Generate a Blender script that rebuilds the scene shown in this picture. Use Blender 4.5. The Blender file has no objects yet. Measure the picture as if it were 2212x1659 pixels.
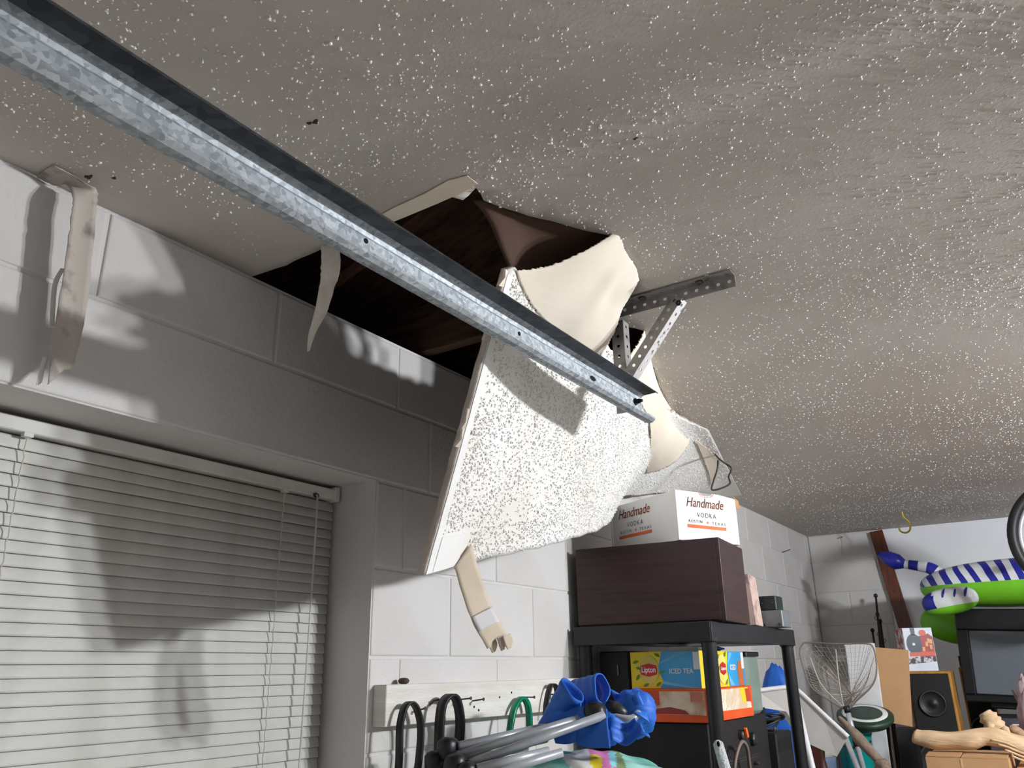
import bpy, bmesh, math, random
import numpy as np
from mathutils import Matrix, Vector
from mathutils.geometry import delaunay_2d_cdt
random.seed(7); rng = np.random.default_rng(11)
scn = bpy.context.scene
COL = scn.collection

# ------------------------------------------------------------------ camera
CAM = np.array([1.33, 0.0, 1.62]); H = 2.442; FPX = 1726.1350613
RC = np.array([[0.83315495, -0.19894676, -0.51601649],
               [0.55281476, 0.2729865, 0.78732091],
               [-0.01576941, -0.94122184, 0.33742076]])
cd = bpy.data.cameras.new('camera'); cam = bpy.data.objects.new('camera', cd); COL.objects.link(cam)
cd.sensor_width = 36; cd.lens = FPX / 2212 * 36; cd.clip_start = .02; cd.clip_end = 50
Mx = Matrix.Identity(4)
for r in range(3):
    Mx[r][0] = RC[r, 0]; Mx[r][1] = -RC[r, 1]; Mx[r][2] = -RC[r, 2]; Mx[r][3] = CAM[r]
cam.matrix_world = Mx
scn.camera = cam
# ------------------------------------------------------------------ world, exposure
w = bpy.data.worlds.new('night'); scn.world = w; w.use_nodes = True
w.node_tree.nodes['Background'].inputs[0].default_value = (.010, .011, .014, 1)
scn.view_settings.view_transform = 'Standard'; scn.view_settings.look = 'None'
scn.view_settings.gamma = 1; scn.view_settings.use_curve_mapping = False
scn.view_settings.exposure = 0.36
LAMP = (2.7, 2.4, 2.36); LAMP_R = .045; LAMP_GAP = .22; LAMP_STRENGTH = 1280

def ray(px, py): return RC @ np.array([px - 1106., py - 829.5, FPX])
def at(px, py, x=None, y=None, z=None):
    d = ray(px, py)
    s = (x - CAM[0]) / d[0] if x is not None else (y - CAM[1]) / d[1] if y is not None else (z - CAM[2]) / d[2]
    return CAM + d * s
def pixel(P):
    v = (np.asarray(P) - CAM) @ RC
    return np.array([1106., 829.5]) + FPX * v[..., :2] / v[..., 2:3]

# ------------------------------------------------------------------ materials
def lin(c):
    return tuple(((v / 12.92) if v <= .04045 else ((v + .055) / 1.055) ** 2.4) for v in [q / 255 for q in c])
MATS = {}
def M(name, col, rough=.6, metal=0., col2=None, scale=6., detail=4., bump=0., bscale=60., lo=.35, hi=.65, kind='noise', stretch=(1, 1, 1), emit=0, alpha=1, trans=0, spec=.5, ior=1.45):
    if name in MATS: return MATS[name]
    m = bpy.data.materials.new(name); m.use_nodes = True; MATS[name] = m
    nt = m.node_tree; b = nt.nodes['Principled BSDF']
    c = lin(col); b.inputs['Base Color'].default_value = (*c, 1)
    b.inputs['Roughness'].default_value = rough; b.inputs['Metallic'].default_value = metal
    b.inputs['Specular IOR Level'].default_value = spec
    b.inputs['Alpha'].default_value = alpha; b.inputs['Transmission Weight'].default_value = trans; b.inputs['IOR'].default_value = ior
    if emit:
        b.inputs['Emission Color'].default_value = (*c, 1); b.inputs['Emission Strength'].default_value = emit
        return m
    tc = nt.nodes.new('ShaderNodeTexCoord'); mp = nt.nodes.new('ShaderNodeMapping')
    mp.inputs['Scale'].default_value = stretch
    nt.links.new(tc.outputs['Object'], mp.inputs[0])
    if col2 is None: col2 = tuple(max(0, v * .9 - 3) for v in col)
    if kind == 'voronoi':
        t = nt.nodes.new('ShaderNodeTexVoronoi'); t.inputs['Scale'].default_value = scale; out = t.outputs['Color']
        t.inputs['Randomness'].default_value = 1
    else:
        t = nt.nodes.new('ShaderNodeTexNoise'); t.inputs['Scale'].default_value = scale; t.inputs['Detail'].default_value = detail
        out = t.outputs['Fac']
    nt.links.new(mp.outputs[0], t.inputs['Vector'])
    rp = nt.nodes.new('ShaderNodeValToRGB'); rp.color_ramp.elements[0].position = lo; rp.color_ramp.elements[1].position = hi
    rp.color_ramp.elements[0].color = (*c, 1); rp.color_ramp.elements[1].color = (*lin(col2), 1)
    nt.links.new(out, rp.inputs[0]); nt.links.new(rp.outputs[0], b.inputs['Base Color'])
    if bump:
        n2 = nt.nodes.new('ShaderNodeTexNoise'); n2.inputs['Scale'].default_value = bscale; n2.inputs['Detail'].default_value = 3
        nt.links.new(mp.outputs[0], n2.inputs['Vector'])
        bp = nt.nodes.new('ShaderNodeBump'); bp.inputs['Strength'].default_value = bump; bp.inputs['Distance'].default_value = .01
        nt.links.new(n2.outputs['Fac'], bp.inputs['Height']); nt.links.new(bp.outputs[0], b.inputs['Normal'])
    return m

paint = M('wall_paint', (214, 212, 209), .55, col2=(205, 202, 198), scale=3, bump=.15, bscale=90)
brightp = M('fresh_white_paint', (240, 242, 246), .5, col2=(233, 235, 240), scale=3)
ceilm = M('ceiling_paint', (206, 199, 192), .85, col2=(197, 189, 181), scale=2.2, bump=.06, bscale=160)
flakem = M('popcorn_flake', (240, 239, 236), .7, col2=(228, 226, 222), scale=9)
gyps = M('gypsum_core', (205, 196, 184), .9, col2=(170, 158, 146), scale=14, bump=.3, bscale=80)
kraft = M('kraft_backing', (150, 122, 100), .85, col2=(128, 102, 82), scale=5)
cream = M('torn_paper_cream', (238, 229, 213), .85, col2=(231, 219, 200), scale=4)
whitep = M('white_tape', (240, 240, 238), .7, col2=(230, 229, 226), scale=6)
dirty = M('mouldy_tape', (186, 178, 168), .85, col2=(120, 110, 100), scale=34, lo=.5, hi=.78)
wood_dark = M('attic_wood', (100, 68, 52), .85, col2=(62, 42, 33), scale=6, stretch=(1, 8, 8))
blindm = M('blind_slat', (212, 211, 204), .45, col2=(192, 190, 182), scale=11, lo=.45, hi=.8)
galv = M('galvanised_steel', (190, 196, 200), .62, .5, col2=(136, 144, 150), scale=150, kind='voronoi', lo=.1, hi=.9)
galvd = M('shaded_flange_steel', (84, 86, 90), .5, .6, col2=(58, 60, 64), scale=60, kind='voronoi', lo=.1, hi=.9)  # dark copy for the track's upper flange, its shade put into the colour
anglem = M('painted_angle_steel', (150, 147, 145), .5, .3, col2=(96, 92, 90), scale=30, lo=.5, hi=.75)
blackp = M('black_plastic', (34, 34, 38), .42, col2=(26, 26, 30), scale=5)
blackm = M('black_matte', (26, 25, 26), .65, col2=(18, 18, 19), scale=7)
rubber = M('black_rubber', (24, 23, 24), .5, col2=(34, 32, 33), scale=20)
walnut = M('dark_walnut', (66, 44, 42), .45, col2=(50, 33, 32), scale=5, stretch=(1, 1, 14))
cardw = M('white_cardboard', (236, 235, 232), .6, col2=(226, 224, 220), scale=3)
card = M('brown_cardboard', (186, 146, 104), .8, col2=(172, 132, 92), scale=4)
concrete = M('concrete', (186, 180, 172), .85, col2=(170, 164, 156), scale=3, bump=.2)
darkglass = M('night_glass', (12, 14, 18), .08)
voidm = M('dark_hole', (8, 8, 9), .9)
nailm = M('nail_steel', (96, 90, 84), .45, .7)

# ------------------------------------------------------------------ mesh helpers
ORI = {}
def link(o, parent=None):
    COL.objects.link(o)
    if parent is not None:
        o.parent = parent
def root(name, label, cat, loc, group=None):
    o = bpy.data.objects.new(name, None); COL.objects.link(o); o.location = tuple(float(v) for v in loc)
    o.empty_display_size = .05; ORI[o] = np.array(loc, float)
    o['label'] = label; o['category'] = cat
    if group: o['group'] = group
    return o
def tag(o, label, cat, group=None):
    o['label'] = label; o['category'] = cat
    if group: o['group'] = group
    return o
def mesh_np(name, V, F):
    me = bpy.data.meshes.new(name)
    me.from_pydata([tuple(map(float, v)) for v in V], [], [tuple(int(i) for i in f) for f in F])
    return me
def mk(name, V, F, mat, parent=None, smooth=False, mi=None, kind=None):
    V = np.array(V, float)
    if parent is not None: org = ORI[parent]
    else: org = np.array([(V[:, 0].min() + V[:, 0].max()) / 2, (V[:, 1].min() + V[:, 1].max()) / 2, V[:, 2].min()])
    me = mesh_np(name, V - org, F)
    o = bpy.data.objects.new(name, me)
    for m in (mat if isinstance(mat, (list, tuple)) else [mat]): me.materials.append(m)
    if mi is not None: me.polygons.foreach_set('material_index', list(map(int, mi)))
    if smooth: me.polygons.foreach_set('use_smooth', [True] * len(me.polygons))
    link(o, parent); ORI[o] = org
    if parent is None: o.location = tuple(org)
    if kind: o['kind'] = kind
    me.update()
    return o
def solid(o, t, offset=0, mat_off=0, rim=0):
    s = o.modifiers.new('thickness', 'SOLIDIFY'); s.thickness = t; s.offset = offset
    s.material_offset = mat_off; s.material_offset_rim = rim; s.use_even_offset = False
    return o
def box_geo(size, bevel=0., seg=1):
    bm = bmesh.new(); bmesh.ops.create_cube(bm, size=1)
    for v in bm.verts: v.co = Vector((v.co.x * size[0], v.co.y * size[1], v.co.z * size[2]))
    if bevel: bmesh.ops.bevel(bm, geom=bm.edges[:] , offset=bevel, segments=seg, profile=.6, affect='EDGES')
    V = np.array([tuple(v.co) for v in bm.verts]); bm.verts.index_update()
    F = [[v.index for v in f.verts] for f in bm.faces]; bm.free()
    return V, F
def rotm(rx=0, ry=0, rz=0):
    cx, sx, cy, sy, cz, sz = math.cos(rx), math.sin(rx), math.cos(ry), math.sin(ry), math.cos(rz), math.sin(rz)
    X = np.array([[1, 0, 0], [0, cx, -sx], [0, sx, cx]]); Y = np.array([[cy, 0, sy], [0, 1, 0], [-sy, 0, cy]]); Z = np.array([[cz, -sz, 0], [sz, cz, 0], [0, 0, 1]])
    return Z @ Y @ X
def box(name, size, c, mat, parent=None, rz=0, bevel=0., seg=1, rx=0, ry=0, kind=None):
    V, F = box_geo(size, bevel, seg)
    V = V @ rotm(rx, ry, rz).T + np.array(c)
    return mk(name, V, F, mat, parent, kind=kind)
def boxmm(name, a, b, mat, parent=None, bevel=0., kind=None):
    a = np.array(a, float); b = np.array(b, float)
    return box(name, b - a, (a + b) / 2, mat, parent, bevel=bevel, kind=kind)
def frame_box(name, o0, ux, uy, uz, mat, parent=None, bevel=0.):
    """box from corner o0 with edge vectors"""
    L = [np.linalg.norm(q) for q in (ux, uy, uz)]
    V, F = box_geo(L, bevel); B = np.array([ux / L[0], uy / L[1], uz / L[2]])
    return mk(name, (V + np.array(L) / 2) @ B + np.array(o0), F, mat, parent)
def smooth_pts(P, n=8, closed=False):
    P = np.array(P, float); out = []; m = len(P)
    for i in range(m if closed else m - 1):
        p0 = P[(i - 1) % m] if (closed or i > 0) else P[0]
        p1 = P[i]; p2 = P[(i + 1) % m]; p3 = P[(i + 2) % m] if (closed or i + 2 < m) else P[-1]
        for t in np.arange(n) / n:
            out.append(.5 * ((2 * p1) + (p2 - p0) * t + (2 * p0 - 5 * p1 + 4 * p2 - p3) * t * t + (3 * p1 - p0 - 3 * p2 + p3) * t ** 3))
    if not closed: out.append(P[-1])
    return np.array(out)
def tube_geo(P, r, n=8, closed=False, cap=True, prof=None, up=None):
    P = np.array(P, float); m = len(P); r = np.broadcast_to(np.array(r, float), (m,))
    T = np.gradient(P, axis=0) if not closed else (np.roll(P, -1, 0) - np.roll(P, 1, 0))
    T /= np.linalg.norm(T, axis=1)[:, None] + 1e-12
    ref = np.array(up, float) if up is not None else np.array([0, 0, 1.]) if abs(T[0][2]) < .9 else np.array([1., 0, 0])
    a = ref - (ref @ T[0]) * T[0]; a /= np.linalg.norm(a); V = []; F = []
    if prof is None:
        ang = np.arange(n) * 2 * np.pi / n; prof = np.stack([np.cos(ang), np.sin(ang)], 1)
    n = len(prof)
    for i in range(m):
        a = a - (a @ T[i]) * T[i]; a /= np.linalg.norm(a); b = np.cross(T[i], a)
        for q in prof: V.append(P[i] + r[i] * (q[0] * a + q[1] * b))
    for i in range(m if closed else m - 1):
        j = (i + 1) % m
        for k in range(n): F.append([i * n + k, i * n + (k + 1) % n, j * n + (k + 1) % n, j * n + k])
    if cap and not closed: F.append(list(range(n))[::-1]); F.append([(m - 1) * n + k for k in range(n)])
    return np.array(V), F
def tube(name, P, r, mat, parent=None, n=8, closed=False, smooth=True, prof=None, up=None, cap=True):
    V, F = tube_geo(P, r, n, closed, cap, prof, up)
    return mk(name, V, F, mat, parent, smooth)
def cyl(name, a, b, r, mat, parent=None, n=16, r2=None):
    return tube(name, [a, b], [r, r if r2 is None else r2], mat, parent, n, smooth=False)
def lathe(name, prof, c, axis, mat, parent=None, n=24, smooth=True, cap=True):
    """prof: list of (radius, height along axis)"""
    ax = np.array(axis, float); ax /= np.linalg.norm(ax)
    e = np.cross(ax, [0, 0, 1.]) if abs(ax[2]) < .9 else np.cross(ax, [1., 0, 0]); e /= np.linalg.norm(e); g = np.cross(ax, e)
    V = []; F = []
    for r, h in prof:
        for k in range(n):
            t = 2 * np.pi * k / n; V.append(np.array(c) + ax * h + r * (math.cos(t) * e + math.sin(t) * g))
    m = len(prof)
    for i in range(m - 1):
        for k in range(n): F.append([i * n + k, i * n + (k + 1) % n, (i + 1) * n + (k + 1) % n, (i + 1) * n + k])
    if cap: F.append(list(range(n))[::-1]); F.append([(m - 1) * n + k for k in range(n)])
    return mk(name, V, F, mat, parent, smooth)
def resample(P, n):
    P = np.array(P, float); d = np.r_[0, np.cumsum(np.linalg.norm(np.diff(P, axis=0), axis=1))]; d /= d[-1]
    t = np.linspace(0, 1, n); return np.stack([np.interp(t, d, P[:, k]) for k in range(P.shape[1])], 1)
def grid_faces(nu, nv):
    return [[i * nv + j, (i + 1) * nv + j, (i + 1) * nv + j + 1, i * nv + j + 1] for i in range(nu - 1) for j in range(nv - 1)]
def coons(T, B, L, R, nu, nv):
    """T,B run along u ; L,R run T->B along v"""
    T = resample(T, nu); B = resample(B, nu); L = resample(L, nv); R = resample(R, nv)
    u = np.linspace(0, 1, nu)[:, None, None]; v = np.linspace(0, 1, nv)[None, :, None]
    S = (1 - v) * T[:, None] + v * B[:, None] + (1 - u) * L[None] + u * R[None]
    S -= (1 - u) * (1 - v) * T[0] + u * (1 - v) * T[-1] + (1 - u) * v * B[0] + u * v * B[-1]
    return S
def poly_plate(name, P2, o0, ux, uy, nrm, t, mat, parent=None):
    """flat plate: 2D outline placed in frame and extruded by t along nrm"""
    n = len(P2); o0, ux, uy, nrm = map(lambda q: np.array(q, float), (o0, ux, uy, nrm))
    A = np.array([o0 + p[0] * ux + p[1] * uy for p in P2]); V = np.r_[A, A + nrm * t]
    F = [list(range(n))[::-1], [n + i for i in range(n)]] + [[i, (i + 1) % n, n + (i + 1) % n, n + i] for i in range(n)]
    return mk(name, V, F, mat, parent)
def text(name, s, o0, ux, uy, nrm, size, mat, parent, shear=0., width=None, sp=1.0, bold=0.):
    c = bpy.data.curves.new(name, 'FONT'); c.body = s; c.size = 1; c.shear = shear; c.space_character = sp; c.offset = bold; c.resolution_u = 3
    to = bpy.data.objects.new('tmp', c); COL.objects.link(to)
    me = bpy.data.meshes.new_from_object(to); bpy.data.objects.remove(to)
    V = np.array([tuple(v.co) for v in me.vertices]); F = [list(p.vertices) for p in me.polygons]
    V[:, 0] -= (V[:, 0].min() + V[:, 0].max()) / 2
    sc = size; sx = size if width is None else width / (V[:, 0].max() - V[:, 0].min())
    ux = np.array(ux, float); uy = np.array(uy, float); nrm = np.array(nrm, float)
    W = np.array(o0) + V[:, :1] * sx * ux + V[:, 1:2] * sc * uy + nrm * .0009
    return mk(name, W, F, mat, parent)
def inpoly(pts, poly):
    x, y = pts[:, 0], pts[:, 1]; r = np.zeros(len(pts), bool); n = len(poly)
    for i in range(n):
        x1, y1 = poly[i]; x2, y2 = poly[(i + 1) % n]
        c = ((y1 > y) != (y2 > y)) & (x < (x2 - x1) * (y - y1) / (y2 - y1 + 1e-12) + x1); r ^= c
    return r
def nz(x, y, s=1., seed=0):
    """cheap smooth noise from sines"""
    return (np.sin(x * 2.1 * s + 1.3 + seed) * np.cos(y * 1.7 * s + .4 * seed) + .6 * np.sin(x * 4.7 * s - y * 3.9 * s + 2.1 * seed) + .4 * np.cos(x * 8.3 * s + y * 7.1 * s + seed)) / 2.

# ================================================================== STRUCTURE
RX, RY0, RY1 = 6.0, -2.6, 5.65
WY0, WY1, WZ0, WZ1 = -.42, 1.42, .95, 2.063       # window opening
boxmm('floor', (-.2, RY0 - .2, -.1), (RX + .2, RY1 + .2, 0), concrete, kind='structure')
# left wall: backing slab with a window opening, blocks as separate pieces
def multi_box(name, boxes, mat, parent=None, kind=None):
    V = np.zeros((0, 3)); F = []
    for a, b in boxes:
        v, f = box_geo(np.array(b, float) - np.array(a, float)); F += [[i + len(V) for i in q] for q in f]
        V = np.r_[V, v + (np.array(a, float) + np.array(b, float)) / 2]
    return mk(name, V, F, mat, parent, kind=kind)
FD = .0032
wall_left = multi_box('wall_left', [((-.2, RY0, 0), (-FD, WY0, H)), ((-.2, WY1, 0), (-FD, RY1, H)),
                                    ((-.2, WY0, 0), (-FD, WY1, WZ0)), ((-.2, WY0, WZ1), (-FD, WY1, H))], paint, kind='structure')
BC = {}
def block(parent, a0, a1, z0, z1, face, axis, name='block', j=.0035, back=.02):
    """painted masonry unit. axis 'y': on the left wall (face x=0); 'x': on the back wall (face y=RY1)"""
    w_ = round(a1 - a0 - 2 * j, 4); h_ = round(z1 - z0 - 2 * j, 4); key = (w_, h_, axis, back)
    if key not in BC:
        b = .004; d = .0026; hw, hh = w_ / 2, h_ / 2
        prof = [(hw, hh, -back), (hw, hh, -d), (hw - b * .4, hh - b * .4, -d * .3), (hw - b, hh - b, 0)]
        V = []
        for pw, ph, dep in prof:
            for sy, sz in ((-1, -1), (1, -1), (1, 1), (-1, 1)):
                V.append((dep, sy * pw, sz * ph) if axis == 'y' else (sy * pw, -dep, sz * ph))
        F = []
        for i in range(3):
            for k in range(4): F.append([i * 4 + k, i * 4 + (k + 1) % 4, (i + 1) * 4 + (k + 1) % 4, (i + 1) * 4 + k])
        F.append([12, 13, 14, 15])
        if axis == 'x': F = [f[::-1] for f in F]
        me = mesh_np(name, V, F); me.materials.append(paint); BC[key] = me
    o = bpy.data.objects.new(name, BC[key]); COL.objects.link(o); o.parent = parent
    c = np.array([face, (a0 + a1) / 2, (z0 + z1) / 2]) if axis == 'y' else np.array([(a0 + a1) / 2, face, (z0 + z1) / 2])
    c = c - ORI[parent]; c = c + np.array([random.uniform(-.0006, .0006)] * 3) * (np.array([1, 0, 0]) if axis == 'y' else np.array([0, 1, 0]))
    o.location = tuple(c)
    return o
courses = [(1.041, 1.244), (1.244, 1.449), (1.449, 1.653), (1.653, 1.856), (1.856, 2.063), (2.063, 2.262), (2.262, H - .004)]
for i, (z0, z1) in enumerate(courses):
    off = .672 if i in (6,) else (1.717 if i % 2 == 1 else 1.523)
    if i == 5:
        block(wall_left, -.75, 1.62, z0, z1, 0, 'y', 'lintel')
        edges = [1.62] + [1.717 + .4064 * k for k in range(1, 10)] + [RY1]
    else:
        lo = WY1 if i < 5 else -.95
        edges = sorted([e for e in (off + .4064 * k for k in range(-5, 14)) if lo + .04 < e < RY1 - .04])
        edges = [lo] + edges + [RY1]
    for a, b in zip(edges[:-1], edges[1:]): block(wall_left, a, b, z0, z1, 0, 'y')
wall_back = boxmm('wall_back', (0, RY1 + FD, 0), (RX, RY1 + .2, H), paint, kind='structure')
for i, (z0, z1) in enumerate(courses):
    off = .206 if i % 2 == 0 else .0
    edges = [0] + [e for e in (off + .4064 * k for k in range(0, 3)) if .05 < e < .43] + [.45]
    for a, b in zip(edges[:-1], edges[1:]): block(wall_back, a, b, z0, z1, RY1, 'x')
boxmm('wall_panel', (.452, RY1 - .004, 0), (RX, RY1 + FD, H - .002), brightp, wall_back)
boxmm('wall_right', (RX, RY0, 0), (RX + .15, RY1, H), brightp, kind='structure')
boxmm('wall_front', (0, RY0 - .15, 0), (RX, RY0, H), brightp, kind='structure')

# window behind the blind
win = root('window_1', 'dark night window behind the closed white blind', 'window', (-.175, .5, WZ0)); win['kind'] = 'structure'
del win['category']
for nm, a, b in (('frame', (-.2, WY0, WZ0), (-.165, WY0 + .04, WZ1)), ('frame', (-.2, WY1 - .04, WZ0), (-.165, WY1, WZ1)), ('frame', (-.2, WY0 + .04, WZ1 - .04), (-.165, WY1 - .04, WZ1)),
                 ('frame', (-.2, WY0 + .04, WZ0), (-.165, WY1 - .04, WZ0 + .04)), ('mullion', (-.2, .48, WZ0 + .04), (-.165, .52, WZ1 - .04))):
    boxmm(nm, a, b, M('window_frame', (120, 112, 104), .5), win)
boxmm('pane', (-.188, WY0 + .04, WZ0 + .04), (-.183, .48, WZ1 - .04), darkglass, win)
boxmm('pane', (-.188, .52, WZ0 + .04), (-.183, WY1 - .04, WZ1 - .04), darkglass, win)

# ------------------------------------------------------------------ ceiling sheet with the torn hole
holepx = [(1000, 430), (1012, 420), (1028, 402), (1045, 432), (1082, 447), (1120, 458), (1165, 470), (1210, 480), (1262, 494), (1322, 506), (1340, 512), (1352, 545), (1362, 560), (1372, 575),
          (1380, 605), (1358, 645), (1335, 680), (1330, 700), (1390, 712), (1402, 755), (1406, 775), (1414, 800), (1421, 830), (1428, 850), (1440, 868), (1460, 900), (1480, 928), (1494, 938), (1507, 948), (1520, 965), (1536, 972), (1552, 990), (1566, 1012), (1578, 1036)]
hole = [(-.02, 1.000), (.08, 1.002), (.2, .998), (.33, 1.003), (.45, 1.0), (.55, .997)] + [tuple(at(px, py, z=H)[:2]) for px, py in holepx]
hp = [hole[0]]
for a, b in zip(hole[:-1], hole[1:]):           # ragged tear
    a = np.array(a); b = np.array(b); L = np.linalg.norm(b - a); k = max(1, int(L / .022))
    for t in range(1, k + 1):
        p = a + (b - a) * t / k
        if t < k and b[0] > .1: p = p + rng.normal(0, .0022, 2)
        hp.append(tuple(p))
hole = hp + [(.05, 3.75), (-.02, 3.8)]
JOIST = [.99 + .6096 * k for k in range(-4, 8)]
def sag(x, y):
    """sheets sag between the joists, with a proud taped joint at y=.99"""
    ph = (y - .99) / .6096
    s = -.0035 * np.sin(np.pi * ph) ** 2 * (1 + .5 * np.sin(x * 1.3 + y))
    s = s - .0060 * np.exp(-((y - .97) / .07) ** 2) + .002 * np.sin(x * 2.3 + 1.1 * y) * np.clip(x / .5, 0, 1)
    wl = np.clip(x / .12, 0, 1) * np.clip((5.65 - y) / .2, 0, 1)
    return H + s * wl
gx = np.r_[np.linspace(0, 3.2, 66)[1:], np.linspace(3.2, RX, 10)[1:-1]]; gy = np.r_[np.linspace(RY0, 0, 16)[1:], np.linspace(0, RY1, 116)[1:-1]]
G = np.array([(a, b) for a in gx for b in gy]); hpoly = np.array(hole)
pts = [(-.02, RY0), (RX, RY0), (RX, RY1), (-.02, RY1)] + hole
nb = 4; nh = len(hole)
ins = inpoly(G, hole)
dmin = np.min(np.linalg.norm(G[:, None] - hpoly[None], axis=2), 1)
pts += [tuple(g) for g in G[(~ins) & (dmin > .012)]]
edges = [(0, 1), (1, 2), (2, 3), (3, 0)] + [(4 + i, 4 + (i + 1) % nh) for i in range(nh)]
cv, ce, cf, *_ = delaunay_2d_cdt([Vector(p) for p in pts], edges, [], 0, 1e-5)
cv = np.array([tuple(v) for v in cv]); cent = np.array([cv[f].mean(0) for f in cf])
keep = ~inpoly(cent, hole)
F = [f[::-1] for f, k in zip(cf, keep) if k]
ceiling = mk('ceiling', np.c_[cv, sag(cv[:, 0], cv[:, 1])], F, [ceilm, kraft, gyps], smooth=True, kind='structure')
solid(ceiling, .0127, -1, 1, 2)

# popcorn flakes : thousands of tiny raised crumbs of texture, one mesh
def flakes(name, P, Nn, parent, rmin, rmax, hmin, hmax, mat=flakem):
    n = len(P); Nn = Nn / np.linalg.norm(Nn, axis=1)[:, None]
    ref = np.tile([0.31, .95, 0.05], (n, 1)); A = np.cross(Nn, ref); A /= np.linalg.norm(A, axis=1)[:, None]; B = np.cross(Nn, A)
    V = np.zeros((n, 9, 3)); th0 = rng.uniform(0, 2 * np.pi, n); el = rng.uniform(.4, 1, n); ori = rng.uniform(0, np.pi, n)
    size = rmin + (rmax - rmin) * rng.beta(1.5, 2.4, n); ca, sa = np.cos(ori), np.sin(ori)
    hh = (hmin + (hmax - hmin) * rng.random(n)) * (size / rmax) ** .7
    lean = rng.normal(0, .3, (n, 2)) * size[:, None]
    for k in range(4):
        th = th0 + k * np.pi / 2 + rng.uniform(-.4, .4, n); r = size * rng.uniform(.65, 1.1, n)
        a = np.cos(th) * r; b = np.sin(th) * r * el; a, b = a * ca - b * sa, a * sa + b * ca
        V[:, k] = P + .5 * a[:, None] * A + .5 * b[:, None] * B - .0006 * Nn
        V[:, 4 + k] = P + (a + lean[:, 0])[:, None] * A + (b + lean[:, 1])[:, None] * B + (hh * rng.uniform(.4, .7, n))[:, None] * Nn
    V[:, 8] = P + Nn * hh[:, None] + lean[:, :1] * A + lean[:, 1:] * B
    idx = (np.arange(n) * 9)[:, None]
    T = np.concatenate([idx + np.array(q) for k in range(4) for q in ([k, (k + 1) % 4, 4 + (k + 1) % 4], [k, 4 + (k + 1) % 4, 4 + k], [4 + k, 4 + (k + 1) % 4, 8])], 0)
    me = bpy.data.meshes.new(name); org = ORI[parent]
    me.vertices.add(n * 9); me.vertices.foreach_set('co', (V.reshape(-1, 3) - org).ravel())
    me.loops.add(len(T) * 3); me.loops.foreach_set('vertex_index', T.astype(np.int32).ravel())
    me.polygons.add(len(T)); me.polygons.foreach_set('loop_start', np.arange(len(T), dtype=np.int32) * 3)
    me.polygons.foreach_set('loop_total', np.full(len(T), 3, np.int32)); me.update(calc_edges=True); me.validate()
    me.materials.append(mat); o = bpy.data.objects.new(name, me); link(o, parent); o['kind'] = 'stuff'; ORI[o] = org
    return o
def ceil_pts(n, x0, x1, y0, y1, pw):
    P = np.c_[rng.uniform(x0, x1, n), rng.uniform(y0, y1, n)]
    d = .5 + .5 * nz(P[:, 0], P[:, 1], pw, 3) + .25 * nz(P[:, 0], P[:, 1], pw * 4, 8)
    d *= np.clip((P[:, 0] - .035) / .16, .0, 1)                       # taped, bare band along the wall
    d *= np.where((np.abs(P[:, 1] - .96) < .05) & (P[:, 0] < .62), .15, 1)
    d += .45 * np.exp(-((P[:, 1] - .95) / .08) ** 2) * (P[:, 0] > .6)
    k = (rng.random(n) < d) & ~inpoly(P, hole)
    dm = np.ones(len(P), bool)
    return P[k]
for (n, x0, x1, y0, y1, pw, ra, rb, ha, hb_) in ((9000, 0, .95, .1, 1.2, 3.2, .0010, .0048, .0022, .0058), (16000, .95, 2.1, .1, 1.2, 3.2, .0010, .0042, .0014, .0042), (16000, 0, 2.3, 1.2, 2.2, 2.6, .0010, .0042, .0012, .0038), (16000, 0, 2.3, 2.2, 3.6, 2.6, .0010, .0042, .0012, .0036), (16000, 0, 2.3, 3.6, 5.6, 2.2, .0012, .0048, .0016, .0045)):
    P = ceil_pts(n, x0, x1, y0, y1, pw)
    e = 1e-3
    zx = (sag(P[:, 0] + e, P[:, 1]) - sag(P[:, 0] - e, P[:, 1])) / (2 * e); zy = (sag(P[:, 0], P[:, 1] + e) - sag(P[:, 0], P[:, 1] - e)) / (2 * e)
    flakes('popcorn_texture', np.c_[P, sag(P[:, 0], P[:, 1])], np.c_[zx, zy, -np.ones(len(P))], ceiling, ra, rb, ha, hb_)

# bare torn paper band and mould spots on the ceiling by the hole
ta = [(.30, .985), (.36, .972), (.44, .962), (.52, .958), (.58, .950), (.617, .957)]; tb_ = [(.30, .9985), (.36, .9985), (.44, .9985), (.52, .997), (.58, .994), (.617, .988)]
V = [(x, y, float(sag(np.array(x), np.array(y))) - .0022) for x, y in ta] + [(x, y, float(sag(np.array(x), np.array(y))) - .0022) for x, y in tb_]
solid(mk('torn_paper_band', V, [[k, k + 1, 7 + k, 6 + k] for k in range(5)], cream, ceiling), .0016, 0)
for px, py, r in ((682, 259, .006), (668, 262, .004), (190, 380, .006), (247, 381, .004), (197, 378, .004), (1372, 296, .004), (645, 372, .003)):
    p = at(px, py, z=H); zz = float(sag(np.array(p[0]), np.array(p[1])))
    poly_plate('mould_spot', [(r * (1 + .35 * math.sin(3 * t + px)) * math.cos(t), r * .7 * (1 + .3 * math.cos(2 * t + py)) * math.sin(t)) for t in np.linspace(0, 2 * np.pi, 13)[:-1]], (p[0], p[1], zz + .0005), (1, 0, 0), (0, 1, 0), (0, 0, -1), .0014, M('mould', (74, 62, 46), .95), ceiling)

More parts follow.
